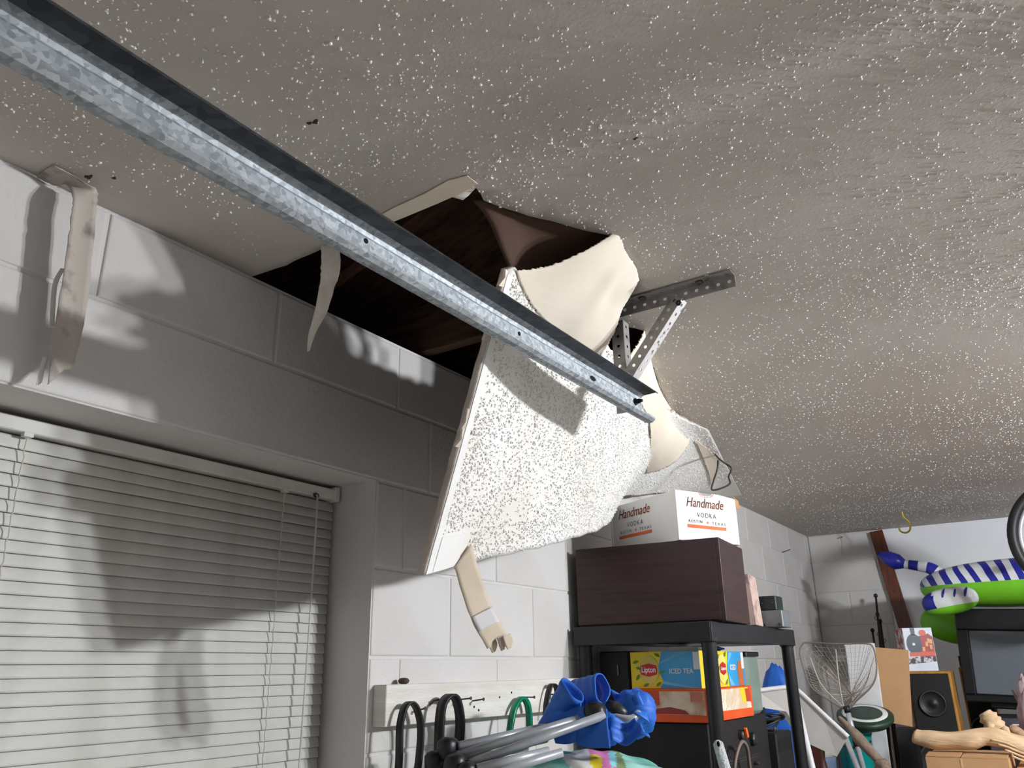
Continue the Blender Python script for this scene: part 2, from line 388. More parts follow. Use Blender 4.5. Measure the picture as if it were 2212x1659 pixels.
# attic above the hole
for k, jy in enumerate(JOIST):
    if jy < .3 or jy > 4.8: continue
    o = boxmm('attic_joist', (-.18, jy - .019, H + .013), (2.2, jy + .019, H + .153), wood_dark, kind='structure')
roof = mk('roof_deck', [(-.35, RY0, 2.57), (-.35, RY1, 2.57), (3.2, RY1, 3.75), (3.2, RY0, 3.75), (-.35, RY0, 2.6), (-.35, RY1, 2.6), (3.2, RY1, 3.78), (3.2, RY0, 3.78)],
          [[0, 1, 2, 3], [7, 6, 5, 4], [0, 4, 5, 1], [1, 5, 6, 2], [2, 6, 7, 3], [3, 7, 4, 0]], wood_dark, kind='structure')
for k in range(8):
    ry = .68 + .6096 * k
    mk('rafter', [(-.2, ry - .019, 2.51), (-.2, ry + .019, 2.51), (3.0, ry + .019, 3.56), (3.0, ry - .019, 3.56), (-.2, ry - .019, 2.61), (-.2, ry + .019, 2.61), (3.0, ry + .019, 3.67), (3.0, ry - .019, 3.67)],
       [[3, 2, 1, 0], [4, 5, 6, 7], [0, 1, 5, 4], [1, 2, 6, 5], [2, 3, 7, 6], [3, 0, 4, 7]], wood_dark, roof)
boxmm('roof_fascia', (-.36, RY0, 2.44), (-.34, RY1, 2.6), wood_dark, roof)

# ================================================================== LAMP (ceiling fixture outside the frame)
lr = root('ceiling_light', 'white ceiling fixture with two bare glowing round bulbs', 'ceiling light', (LAMP[0], LAMP[1], LAMP[2] - LAMP_R))
zc = float(sag(np.array(LAMP[0]), np.array(LAMP[1])))
boxmm('canopy', (LAMP[0] - .05, LAMP[1] - LAMP_GAP / 2 - .06, zc - .016), (LAMP[0] + .05, LAMP[1] + LAMP_GAP / 2 + .06, zc + .001), whitep, lr, bevel=.004)
glow = M('lamp_glow', (247, 250, 255), emit=LAMP_STRENGTH)
for s_ in (-1, 1):
    yb = LAMP[1] + s_ * LAMP_GAP / 2
    lathe('socket', [(.020, 0), (.020, .03), (.016, .036)], (LAMP[0], yb, zc - .014), (0, 0, -1), whitep, lr, 16)
    lathe('bulb', [(LAMP_R * math.sin(t), -LAMP_R * math.cos(t)) for t in np.linspace(.02, np.pi - .35, 12)], (LAMP[0], yb, LAMP[2]), (0, 0, 1), glow, lr, 20)

# ================================================================== FALLEN CEILING PANEL
P1 = np.array([.73, 1.30]); P2 = np.array([.11, 3.95]); DD = (P2 - P1) / np.linalg.norm(P2 - P1); NN = np.array([-DD[1], DD[0]])
TAB = ([1.0, 1.18, 1.4, 1.75, 1.94, 2.13, 2.32, 2.5, 2.69, 2.9, 3.3, 3.9], [67.4, 67, 66, 66, 65, 64, 60, 51, 40, 38, 29, 7])
def panel_pt(u, v):
    """where the point (u,v) of the once flat ceiling sheet hangs now: bent about the diagonal fold"""
    u = np.asarray(u, float); v = np.asarray(v, float)
    al = (u - P1[0]) * DD[0] + (v - P1[1]) * DD[1]; L = (u - P1[0]) * NN[0] + (v - P1[1]) * NN[1]
    fx = P1[0] + al * DD[0]; fy = P1[1] + al * DD[1]; th = np.radians(np.interp(fy, *TAB))
    h = np.zeros_like(L); z = np.zeros_like(L); n = 48; ds = L / n
    for i in range(n):
        t = np.clip((i + .5) * ds / .12, 0, 1); ph = th * (t * t * (3 - 2 * t)); h = h + np.cos(ph) * ds; z = z + np.sin(ph) * ds
    sh = np.clip((1.75 - fy) / .55, 0, 1); sh = sh * sh * (3 - 2 * sh)
    dn = np.clip(z / .6, 0, 1)
    return np.stack([fx + NN[0] * h - sh * (.052 - .014 * dn), fy + NN[1] * h + sh * (.078 - .030 * dn), H - .004 - z + sh * (.048 - .036 * dn)], -1)
def fold_u(v, L):
    """u of the point with distance L from the fold at given v"""
    return P1[0] + (L - (v - P1[1]) * NN[1]) / NN[0]
NVP, NUP = 110, 46
vv = np.linspace(1.0, 4.0, NVP) ; Lmin = np.interp(vv, [1.0, 1.25, 1.6, 1.8, 2.3, 2.6, 2.75, 4], [.215, .19, .15, .13, .1, .05, .006, .004])
VP = np.zeros((NVP, NUP, 3)); UVP = np.zeros((NVP, NUP, 2))
for i, v in enumerate(vv):
    utop = fold_u(v, Lmin[i]) + (rng.normal(0, .004) if v < 2.6 else 0)
    if i == 0: utop = .562
    uu = np.linspace(0.002 + .002 * math.sin(v * 40), max(utop, .012), NUP); UVP[i, :, 0] = uu; UVP[i, :, 1] = v + (.003 * nz(uu, uu * 0, 18, 2) if i == 0 else 0)
VP = panel_pt(UVP[..., 0], UVP[..., 1])
panel = root('ceiling_panel', 'torn ceiling drywall sheet hanging down white and speckled behind the track', 'drywall panel', panel_pt(.0, 1.0))
brd = mk('board', VP.reshape(-1, 3), grid_faces(NVP, NUP), [M('panel_face', (238, 237, 234), .8, col2=(228, 224, 216), scale=5, bump=.05, bscale=140), kraft, gyps], panel, smooth=True)
def surf_normals(S):
    du = np.gradient(S, axis=0); dv = np.gradient(S, axis=1); n = np.cross(du, dv); n /= np.linalg.norm(n, axis=2)[..., None]; return n
NP_ = surf_normals(VP); sgn = np.sign((NP_ * (CAM - VP)).sum(2).mean()); NP_ = NP_ * sgn
brd_off = 1 if sgn < 0 else -1
solid(brd, .0127, -1 if sgn > 0 else 1, 1, 2)
# popcorn crumbs on the panel
n = 30000; pu = rng.uniform(0, .62, n); pv = 1.0 + (3.6 - 1.0) * rng.random(n) ** 1.25
lim = fold_u(pv, np.interp(pv, vv, Lmin)); ok = (pu < lim - .006) & (pu > .006) & (pv > 1.028 + .006 * nz(pu, pu, 9)) & ~((pv < 1.155) & (pu < .075 + .01 * nz(pv, pv, 30)))
dens = .72 + .5 * nz(pu, pv, 5, 2) + .3 * (pu < .08); ok &= rng.random(n) < dens
pu, pv = pu[ok], pv[ok]; PP = panel_pt(pu, pv); e = 2e-3
Nn = np.cross(panel_pt(pu + e, pv) - PP, panel_pt(pu, pv + e) - PP); Nn *= np.sign((Nn * (CAM - PP)).sum(1))[:, None]
flakes('popcorn_texture', PP, Nn, panel, .0012, .0044, .0022, .0058, flakem)
def panel_hit(px, py, off=.003):
    """point of the hanging face seen at a pixel"""
    d = np.abs(PIXG - np.array([px, py])).sum(2); i, j = np.unravel_index(d.argmin(), d.shape)
    nrm = NP_[i, j]; r = ray(px, py); s = ((VP[i, j] - CAM) @ nrm) / (r @ nrm); return CAM + r * s + nrm * off
PIXG = pixel(VP)
def strip_on(name, a, b, mat, n=40, off=.0012):
    """thin paper strip lying on the panel between two lists of (u,v)"""
    A = resample(a, n); B = resample(b, n); K = 6
    Q = np.stack([A + (B - A) * t for t in np.linspace(0, 1, K)], 1); S = panel_pt(Q[..., 0], Q[..., 1])
    nn = surf_normals(S); nn *= np.sign((nn * (CAM - S)).sum(2))[..., None]
    o = mk(name, (S + nn * off).reshape(-1, 3), grid_faces(n, K), mat, panel); return solid(o, .0012, 0)
w_ = [(u, 1.004 + .001 * math.sin(u * 90)) for u in np.linspace(.004, .555, 20)]
strip_on('edge_tape', w_, [(u, 1.026 + .004 * nz(u, u, 14, 1)) for u, _ in w_], whitep)
strip_on('corner_tape', [(.004, 1.03), (.004, 1.135)], [(.072, 1.03), (.068, 1.128)], whitep)
# crumbling paper tabs on the near edge
for (uu, hgt, wd) in ((.545, .028, .030), (.50, .018, .02), (.455, .034, .05), (.285, .030, .045), (.255, .028, .035)):
    a = panel_pt(uu - wd / 2, 1.0); b = panel_pt(uu + wd / 2, 1.0); c = panel_pt(uu, 1.03); outw = a + (b - a) * .5 - c; outw /= np.linalg.norm(outw)
    nrm = np.cross(b - a, outw); nrm /= np.linalg.norm(nrm)
    V = [a, b, b + outw * hgt * .8 + nrm * .006, (a + b) / 2 + outw * hgt + nrm * .012, a + outw * hgt * .45 - nrm * .004]
    solid(mk('torn_edge_tab', V, [[0, 1, 2, 3, 4]], gyps if wd > .03 else cream, panel), .004, 0)
# peeled flaps of cream paper bridging panel and ceiling
def catm(pxs, fn, n=6): return smooth_pts([fn(*p) for p in pxs], n)
def ceilpt(px, py): return at(px, py, z=H - .004)
def mixd(px, py, t, a, b):
    """point on the pixel ray at a distance blended between two anchors"""
    da, db = np.linalg.norm(a - CAM), np.linalg.norm(b - CAM); r = ray(px, py); r = r / np.linalg.norm(r)
    return CAM + r * (da + (db - da) * t)
def flap(name, tops, bots, left, right, mat, parent, crease=0., nu=64, nv=64, sgn_=1):
    T = catm(tops, ceilpt); B = catm(bots, panel_hit)
    def side(p, a, b): return smooth_pts([a] + [mixd(x, y, (k + 1) / (len(p) + 1), a, b) for k, (x, y) in enumerate(p)] + [b], 6)
    S = coons(T, B, side(left, T[0], B[0]), side(right, T[-1], B[-1]), nu, nv)
    u = np.linspace(0, 1, nu)[:, None]; v = np.linspace(0, 1, nv)[None]
    nn = surf_normals(S); nn *= np.sign((nn * (CAM - S)).sum(2))[..., None]
    S = S + nn * (crease * np.exp(-((u - .52 - .12 * v) / .10) ** 2) * np.sin(np.pi * v) - .4 * crease * np.exp(-((u - .75 - .1 * v) / .12) ** 2) * np.sin(np.pi * v))[..., None]
    S[1:-1, 1:-1] += nn[1:-1, 1:-1] * (.0006 * nz(u * 5 + v, v * 5, 1))[1:-1, 1:-1, None]
    for k in range(nv):                                   # torn, slightly ragged free edges
        S[0, k] += (S[1, k] - S[0, k]) * rng.uniform(-.45, .45); S[-1, k] += (S[-2, k] - S[-1, k]) * rng.uniform(-.45, .45)
    for k in range(nu): S[k, -1] += (S[k, -2] - S[k, -1]) * rng.uniform(-1.2, .6); S[k, 0] += (S[k, 1] - S[k, 0]) * rng.uniform(-.3, .3)
    o = mk(name, S.reshape(-1, 3), grid_faces(nu, nv), mat, parent, smooth=True); return solid(o, .0018, 0)
flap('paper_flap', [(1322, 506), (1340, 512), (1352, 545), (1372, 575), (1380, 605)], [(1112, 583), (1140, 648), (1185, 700), (1240, 748), (1287, 772)],
     [(1270, 538), (1200, 570), (1150, 581)], [(1362, 638), (1344, 668), (1333, 702), (1314, 742)], cream, panel, .007)
flap('paper_flap', [(1392, 714), (1404, 770), (1421, 830), (1440, 868), (1480, 928), (1494, 938)], [(1340, 792), (1366, 842), (1398, 900), (1404, 950), (1395, 1022)],
     [(1376, 745), (1356, 772)], [(1484, 966), (1462, 994), (1430, 1014)], cream, panel, .003)
# patch of white joint compound on the lower flap
cmp_ = [(1421, 828), (1428, 860), (1422, 890), (1408, 905), (1400, 900), (1402, 870), (1412, 845)]
V = np.array([mixd(x, y, .55, ceilpt(1430, 860), panel_hit(1404, 900)) for x, y in cmp_]); ctr = V.mean(0); V = V + (CAM - ctr) / np.linalg.norm(CAM - ctr) * .012
solid(mk('joint_compound', V, [list(range(len(V)))], whitep, panel), .003, 0)
V = np.array([panel_hit(x, y, .006) for x, y in ((1502, 948), (1522, 962), (1546, 984), (1553, 1010), (1546, 1035), (1537, 1050), (1531, 1022), (1520, 992))])
solid(mk('torn_paper_patch', V, [list(range(8))], cream, panel), .002, 0)
# brown backing paper curling up behind the flap
T = [at(px, py, z=H + .012) for px, py in ((1016, 428), (1045, 430), (1120, 456), (1210, 478), (1330, 503))]
T = [t + np.array([.0, .006, 0]) for t in T]
Bq = [mixd(1112, 600, .0, panel_hit(1112, 600), T[0]), mixd(1180, 640, 0, panel_hit(1170, 660), T[0]), mixd(1260, 700, 0, panel_hit(1240, 740), T[0]), mixd(1330, 640, .5, panel_hit(1285, 765), T[-1])]
Bq = [b - (CAM - b) / np.linalg.norm(CAM - b) * .05 for b in Bq]
Lq = [T[0], mixd(1040, 455, .3, T[0], Bq[0]), mixd(1062, 488, .5, T[0], Bq[0]), mixd(1082, 535, .75, T[0], Bq[0]), Bq[0]]
S = coons(smooth_pts(T), smooth_pts(Bq), smooth_pts(Lq), [T[-1], (T[-1] + Bq[-1]) / 2, Bq[-1]], 24, 20)
o = mk('backing_paper', S.reshape(-1, 3), grid_faces(24, 20), M('kraft_backing_shaded', (86, 62, 47), .85, col2=(74, 52, 40), scale=3), panel, smooth=True); solid(o, .006, 0)  # kraft darkened, attic shadow is part of its colour
# long strip of joint tape dangling from the lower corner
def ribbon(name, ctr, side, mat, parent=None, n=6, thick=.0012, label=None, ragged=.0, taper=None, curl=0.):
    """ctr: centre line, side: half-width vectors at each centre point"""
    C_ = smooth_pts(ctr, n); Sd = smooth_pts(side, n); K = 7; m = len(C_)
    t = np.linspace(-1, 1, K); S = C_[:, None] + Sd[:, None] * t[None, :, None]
    if curl:
        nn = np.cross(np.gradient(C_, axis=0), Sd); nn /= np.linalg.norm(nn, axis=1)[:, None]; S += nn[:, None] * (curl * (t ** 2))[None, :, None]
    if ragged: S[-1] += (C_[-1] - C_[-2])[None] * (rng.uniform(-.5, 1.4, K))[:, None] * ragged; S[:, 0] += Sd * rng.normal(0, .03, m)[:, None]; S[:, -1] += Sd * rng.normal(0, .03, m)[:, None]
    o = mk(name, S.reshape(-1, 3), grid_faces(m, K), mat, parent, smooth=True); solid(o, thick, 0); return o
pa = panel_hit(978, 1224, .004); pb = panel_hit(1014, 1172, .004); hw = (pb - pa) / 2; pc = (pa + pb) / 2
dist = np.linalg.norm(pc - CAM)
def on_d(px, py, d): r = ray(px, py); return CAM + r / np.linalg.norm(r) * d
c1 = on_d(1019, 1264, dist - .012); c2 = on_d(1044, 1330, dist - .01); c3 = on_d(1072, 1382, dist + .0)
s1 = (on_d(1040, 1258, dist + .012) - on_d(995, 1278, dist - .02)) / 2; s2 = (on_d(1067, 1318, dist + .02) - on_d(1021, 1342, dist - .02)) / 2; s3 = (on_d(1098, 1366, dist + .02) - on_d(1046, 1394, dist - .02)) / 2
tape_m = M('tape_back', (198, 184, 164), .85, col2=(182, 166, 146), scale=18, lo=.45, hi=.8)
ribbon('tape_strip', [pc, c1, c2, c3], [hw, s1, s2, s3 * .9], tape_m, panel, thick=.0015, ragged=1.)
g1 = on_d(1050, 1318, dist - .022); ribbon('mud_patch', [c2 - (c2 - c1) * .12 + (CAM - c2) * .004, c2 + (c3 - c2) * .45 + (CAM - c2) * .004], [s2 * .93, s3 * .82], M('dry_mud', (198, 196, 196), .8), panel, thick=.0015)
for (px, py, w__, l__) in ((1065, 1402, .009, .03), (1084, 1398, .008, .02), (1098, 1394, .010, .03)):
    a = on_d(px - 4, py - 22, dist); b = on_d(px + 2, py + 6, dist + .004)
    ribbon('torn_shred', [a, (a + b) / 2 + np.array([.002, 0, 0]), b], [s3 / np.linalg.norm(s3) * w__, s3 / np.linalg.norm(s3) * w__ * 1.1, s3 / np.linalg.norm(s3) * w__ * .5], tape_m, panel, thick=.002, ragged=.6)

# hanging strips of tape from the ceiling
def at_x(px, py, x): return at(px, py, x=x)
cl = [np.array([.034, .535, H - .003]), np.array([.036, .565, H - .005]), at(172, 400, x=.05), at(182, 425, x=.056), at(178, 470, x=.058), at(168, 560, x=.055), at(152, 680, x=.05), at(130, 805, x=.045)]
def sd(a, b, x): return (at(*b, x=x) - at(*a, x=x)) / 2
sl = [np.array([.028, 0, 0]), np.array([.028, 0, 0]), np.array([.022, .012, -.004]), sd((154, 432), (206, 424), .05), sd((152, 470), (206, 470), .05), sd((140, 560), (196, 560), .05), sd((120, 680), (182, 680), .05), sd((101, 822), (157, 788), .045)]
o = root('hanging_tape', 'mouldy beige joint tape peeled off the ceiling above the blind', 'tape strip', cl[-1])
ribbon('tape', cl, sl, dirty, o, thick=.0015, ragged=.5, curl=.004)
for pxa in (((136, 580), (118, 618), (112, 705)), ((98, 770), (90, 800), (84, 832))):
    pts_ = [at(*q, x=.035) for q in pxa]; hwv = [np.array([0, .004, .001])] * 3
    ribbon('torn_edge', pts_, hwv, whitep, o, thick=.001)
st = [at(716, 522, y=1.0), at(718, 548, y=.995), at(716, 585, y=.985), at(708, 625, y=.99), at(694, 680, y=.99), at(678, 720, y=.99), at(669, 758, y=.99)]
st[0] = np.array([st[0][0], 1.0, H + .004]); st[1] = np.array([st[1][0], .992, H - .03])
hw2 = [.022, .022, .024, .022, .02, .013, .004]
o = root('hanging_tape', 'short twisted strip of torn white paper dangling over the dark hole', 'tape strip', st[-1])
ribbon('paper_strip', st, [np.array([v * .8, v * (.5 - k * .1), 0]) for k, v in enumerate(hw2)], M('strip_paper', (226, 220, 210), .8, col2=(196, 186, 172), scale=20, lo=.5, hi=.8), o, thick=.0012, ragged=.3, curl=.004)
ribbon('brown_backing', [s + np.array([-.006, .006, 0]) for s in st[1:5]], [np.array([-.011, .004, 0])] * 4, kraft, o, thick=.001)

# ================================================================== GARAGE DOOR TRACK + HANGER
tr = root('door_track', 'long galvanised steel garage door track running under the ceiling', 'door track', (.6, 1.66, 2.157))
TY0, TY1 = -1.6, 1.665
prof = [(.646, 2.224), (.643, 2.228), (.612, 2.227), (.606, 2.225), (.602, 2.221), (.600, 2.214), (.603, 2.209), (.603, 2.192), (.600, 2.186), (.600, 2.176), (.603, 2.166), (.610, 2.160), (.619, 2.157), (.628, 2.158), (.634, 2.163), (.633, 2.168)]
n = len(prof); ys = np.linspace(TY0, TY1, 24)
V = []
for y in ys:
    for (x, z) in prof: V.append((x - (.018 if y > 1.64 and z < 2.17 and False else 0), y, z))
F = [[i * n + k, i * n + k + 1, (i + 1) * n + k + 1, (i + 1) * n + k] for i in range(len(ys) - 1) for k in range(n - 1)]
mi = [1 if k < 2 else 0 for i in range(len(ys) - 1) for k in range(n - 1)]
rail = mk('rail', V, F, [galv, galvd], tr, mi=mi); solid(rail, .0018, 0)
def disc(name, c, nrm, r, mat, parent, t=.0015, sx=1.0, along=(0, 1, 0)):
    nrm = np.array(nrm, float); ux = np.array(along, float); uy = np.cross(nrm, ux)
    return poly_plate(name, [(r * sx * math.cos(a), r * math.sin(a)) for a in np.linspace(0, 2 * np.pi, 13)[:-1]], c, ux, uy, nrm, t, mat, parent)
for (px, py, r, sx) in ((790, 521, .004, 1), (1121, 721, .004, 1), (1280, 818, .0055, 2.2)):
    c = at(px, py, x=.6035); disc('bolt_hole', c, (1, 0, 0), r, voidm, tr, sx=sx)
c = at(1372, 868, x=.604); lathe('bolt', [(.009, 0), (.009, .003), (.006, .004), (.006, .012), (.004, .012), (.004, .018)], c, (1, 0, 0), blackm, tr, 8, False)
# perforated angle iron
def perf(name, o0, du, dv, n, pitch, width, parent, mat, hr=.0042, thick=.0016, hoff=.5):
    """perforated strip: n cells along du with one hole each, cell = pitch x width"""
    du = np.array(du, float) / np.linalg.norm(du); dv = np.array(dv, float) / np.linalg.norm(dv); V = []; F = []
    for k in range(n):
        b = len(V); cx = (k + .5) * pitch; cy = width * hoff
        for a in range(8):
            t = a * np.pi / 4; V.append(o0 + du * (cx + hr * math.cos(t)) + dv * (cy + hr * math.sin(t)))
        x0, x1, y0, y1 = k * pitch, (k + 1) * pitch, 0, width
        for (x, y) in ((x1, cy), (x1, y1), (cx, y1), (x0, y1), (x0, cy), (x0, y0), (cx, y0), (x1, y0)): V.append(o0 + du * x + dv * y)
        F += [[b + a, b + (a + 1) % 8, b + 8 + (a + 1) % 8, b + 8 + a] for a in range(8)]
    o = mk(name, V, F, mat, parent); return solid(o, thick, 0)
hg = root('track_hanger', 'perforated angle iron bracket bolted to the ceiling holding up the track', 'bracket', (.6, 1.6, 2.17))
YB = 1.598
perf('top_angle', np.array([.57, YB, H - .034]), (1, 0, 0), (0, 0, 1), 12, .0255, .030, hg, anglem)
perf('top_angle_flange', np.array([.57, YB, H - .006]), (1, 0, 0), (0, -1, 0), 12, .0255, .030, hg, anglem)
perf('upright', np.array([.568, YB + .004, 2.172]), (0, 0, 1), (1, 0, 0), 9, .0255, .030, hg, anglem)
perf('upright_flange', np.array([.598, YB + .004, 2.172]), (0, 0, 1), (0, 1, 0), 9, .0255, .030, hg, anglem)
a = np.array([.592, YB - .004, 2.222]); b = np.array([.752, YB - .004, 2.412]); dv_ = (b - a) / np.linalg.norm(b - a); pv_ = np.array([-dv_[2], 0, dv_[0]])
perf('brace', a, dv_, pv_, 10, np.linalg.norm(b - a) / 10, .026, hg, anglem)
perf('brace_flange', a, dv_, (0, 1, 0), 10, np.linalg.norm(b - a) / 10, .028, hg, M('lit_angle_steel', (214, 212, 212), .5, .2, col2=(120, 116, 116), scale=70, lo=.6, hi=.68))  # lighter steel on this flange: light on the lamp side painted in
for c in ((.745, YB - .008, 2.400), (.60, YB - .008, 2.235), (.585, YB - .004, 2.40)):
    lathe('bolt', [(.007, 0), (.007, .004), (.004, .005), (.004, .009)], c, (0, -1, 0), blackm, hg, 6, False)
for xx in (.66, .80): lathe('lag_screw', [(.009, 0), (.009, .004), (.006, .006)], (xx, YB - .016, H - .007), (0, 0, -1), nailm, hg, 6, False)

# ================================================================== WINDOW BLIND
BX = -.135; BY0, BY1 = WY0 + .012, WY1 - .008
bl = root('window_blind', 'dusty white closed venetian blind filling the window recess', 'window blind', (BX, .5, WZ0 + .02))
boxmm('headrail', (BX - .014, BY0, 2.026), (BX + .016, BY1 - .012, 2.052), blindm, bl, bevel=.002)
boxmm('bracket', (BX - .016, BY1 - .016, 2.022), (BX + .02, BY1, 2.058), blindm, bl, bevel=.002)
boxmm('bracket', (BX - .016, BY0, 2.022), (BX + .02, BY0 + .016, 2.058), blindm, bl, bevel=.002)
NS = 7; prof = []
for k in range(NS):
    t = k / (NS - 1) - .5; prof.append((.0012 - .0012 * t * t * 4, t * .0250))
tl = math.radians(14); prof = [(p[0] * math.cos(tl) - p[1] * math.sin(tl), p[0] * math.sin(tl) + p[1] * math.cos(tl)) for p in prof]
V = [(x, y, z) for y in (BY0 + .004, BY1 - .006) for x, z in prof]
sm = mesh_np('slat', V, [[k, k + 1, NS + k + 1, NS + k] for k in range(NS - 1)]); sm.materials.append(blindm)
sm.polygons.foreach_set('use_smooth', [True] * len(sm.polygons))
zt = 2.010; k = 0
while zt - k * .0222 > WZ0 + .04:
    o = bpy.data.objects.new('slat', sm); COL.objects.link(o); o.parent = bl
    o.location = (0, -.5, zt - k * .0222 - (WZ0 + .02)); o.rotation_euler = (random.uniform(-.0005, .0005), random.uniform(-.012, .012), 0); o.modifiers.new('t', 'SOLIDIFY').thickness = .0006
    o.location.y = -ORI[bl][1]; k += 1
boxmm('bottom_rail', (BX - .01, BY0 + .004, WZ0 + .02), (BX + .014, BY1 - .006, WZ0 + .036), blindm, bl)
cordm = M('blind_cord', (214, 208, 196), .8)
for px, py in ((62, 920), (615, 1045)):
    y = at(px, py, x=BX + .01)[1]
    tube('ladder_cord', [(BX + .0125 + .0015 * math.sin(zz * 283), y + .0012 * math.sin(zz * 150), zz) for zz in np.linspace(2.026, WZ0 + .03, 100)], .0011, cordm, bl, 5)
    tube('ladder_cord', [(BX - .0125, y, zz) for zz in np.linspace(2.026, WZ0 + .03, 12)], .0009, cordm, bl, 5)
    boxmm('cord_clip', (BX + .006, y - .008, 2.019), (BX + .018, y + .008, 2.027), blindm, bl)
yc = at(690, 1060, x=BX + .03)[1]
tube('tilt_wand', smooth_pts([(BX + .02, yc, 2.026), (BX + .024, yc + .002, 1.98), (BX + .03, yc - .004, 1.6), (BX + .03, yc - .008, 1.25)]), .0022, M('clear_wand', (226, 222, 214), .3, alpha=.75), bl, 6)
disc('wand_hook', (BX + .019, yc, 2.026), (1, 0, 0), .006, nailm, bl, sx=1.6)

# ================================================================== HANGING RAIL (2x4) WITH NAILS AND LOOPS
hb = root('hanging_rail', 'white painted timber rail fixed to the block wall beside the window', 'wall rail', (.02, 1.9, 1.507))
boxmm('rail_board', (.0, 1.437, 1.507), (.039, 2.325, 1.594), M('white_timber', (232, 229, 222), .6, col2=(214, 208, 198), scale=5, stretch=(1, 1, 9), bump=.25, bscale=40), hb, bevel=.0015)
def nail(px, py, L=.04, drop=.0, dy=.0, parent=hb):
    c = at(px, py, x=.039); e = c + np.array([L, dy, drop])
    tube('nail', [c - np.array([.01, 0, 0]), c, e], .0018, nailm, parent, 6); cyl('nail_head', e, e + np.array([.0015, 0, 0]), .0042, nailm, parent, 8)
    return e
nail(1020, 1514, .035, .004); nail(896, 1536, .03, .006); nail(985, 1512, .045, .004); nail(1134, 1506, .03, 0); nail(1190, 1500, .03, 0)
tube('bent_nail', [at(928, 1524, x=.038), at(936, 1514, x=.05), at(950, 1511, x=.055), at(990, 1509, x=.06)], .002, nailm, hb, 6)
for px, py in ((1105, 1496), (1079, 1506), (1034, 1534), (1024, 1527)): disc('nail_hole', at(px, py, x=.0391), (1, 0, 0), .003, voidm, hb, t=.0006)
lathe('wasp_nest', [(.004, .0), (.012, .004), (.014, .009), (.009, .014), (.003, .015)], at(872, 1474, x=.02) * np.array([1, 1, 0]) + np.array([0, 0, 1.593]), (0, 0, 1), M('mud', (92, 78, 62), .95, bump=.6, bscale=150), hb, 9)
def loop(name, pts, label, mat, wy, wn, x, xs=None):
    P = [at(px, py, x=(xs[i] if xs else x)) for i, (px, py) in enumerate(pts)]
    pr = [(wn, wy), (-wn, wy), (-wn, -wy), (wn, -wy)]
    o = tube(name, smooth_pts(P, 6), 1.0, mat, None, prof=pr, up=(1, 0, 0)); return tag(o, label, 'strap loop')
loop('strap_loop', [(858, 1700), (862, 1640), (864, 1570), (874, 1528), (889, 1518), (902, 1536), (909, 1575), (905, 1640), (895, 1700)], 'slim black rubber strap loop hanging nearest the window edge', rubber, .0028, .009, .065)
loop('strap_loop', [(944, 1700), (948, 1620), (950, 1560), (956, 1520), (972, 1502), (986, 1512), (994, 1555), (991, 1610), (985, 1700)], 'wide black rubber strap loop on a bent nail behind the chair poles', rubber, .0034, .0125, .078)
loop('cord_loop', [(1098, 1600), (1104, 1560), (1112, 1528), (1126, 1508), (1138, 1518), (1143, 1545), (1144, 1590)], 'shiny green cord loop hanging from the white timber rail', M('green_hose', (14, 138, 104), .25, col2=(8, 96, 72), scale=30), .0042, .0085, .06)
loop('cord_loop', [(1178, 1560), (1180, 1520), (1188, 1484), (1196, 1479), (1203, 1492), (1203, 1540)], 'thin black cord loop beside the blue chair fabric on the rail', rubber, .0026, .008, .06)


# ================================================================== SHELF UNIT
sx0, sx1, sy0, sy1 = .045, .455, 2.36, 3.17
sh = root('shelf_unit', 'black plastic shelving unit standing against the block wall', 'shelf unit', (.25, 2.76, 0))
for zz in (1.745, 1.252, .75, .2):
    V, F = box_geo((.45, .87, .05), .012, 2); mk('shelf', V + np.array([.25, 2.765, zz - .0255]), F, blackp, sh)
for x in (sx0, sx1):
    for y in (sy0, sy1):
        lathe('post', [(.0215, 0), (.0215, 1.68), (.0225, 1.684), (.0225, 1.742), (.019, 1.745), (.008, 1.7455)], (x, y, 0), (0, 0, 1), blackp, sh, 20)
        lathe('post_collar', [(.0255, 1.688), (.0265, 1.692), (.0265, 1.700), (.0245, 1.705)], (x, y, 0), (0, 0, 1), blackp, sh, 20)
boxmm('shelf_lip', (.02, sy0 - .031, 1.690), (.475, sy0 - .022, 1.7465), blackp, sh, bevel=.002)
boxmm('shelf_lip', (.470, sy0 - .03, 1.690), (.479, sy1 + .03, 1.7465), blackp, sh, bevel=.002)
# dark wooden box
ZT = 1.748; r5 = math.radians(5); ux = np.array([math.cos(r5), math.sin(r5), 0]); uy = np.array([-math.sin(r5), math.cos(r5), 0]); uz = np.array([0, 0, 1.])
bb = root('wood_box', 'dark walnut veneer box lying on top of the black shelf unit', 'wooden box', (.26, 2.5, ZT))
o0 = np.array([.032, 2.345, ZT])
for nm, a, d in (('front_panel', (0, 0, .004), (.462, .014, .24)), ('side_panel', (.462 - .0, 0, 0), (.014, .30, .244)), ('side_panel', (.0, .014, 0), (.014, .272, .24)), ('back_panel', (0, .286, 0), (.462, .014, .24)), ('top_panel', (.014, .014, .228), (.448, .272, .012)), ('bottom_panel', (.014, .014, 0), (.448, .272, .012))):
    frame_box(nm, o0 + a[0] * ux + a[1] * uy + a[2] * uz, ux * d[0], uy * d[1], uz * d[2], walnut, bb, .001)
ZB = ZT + .2445
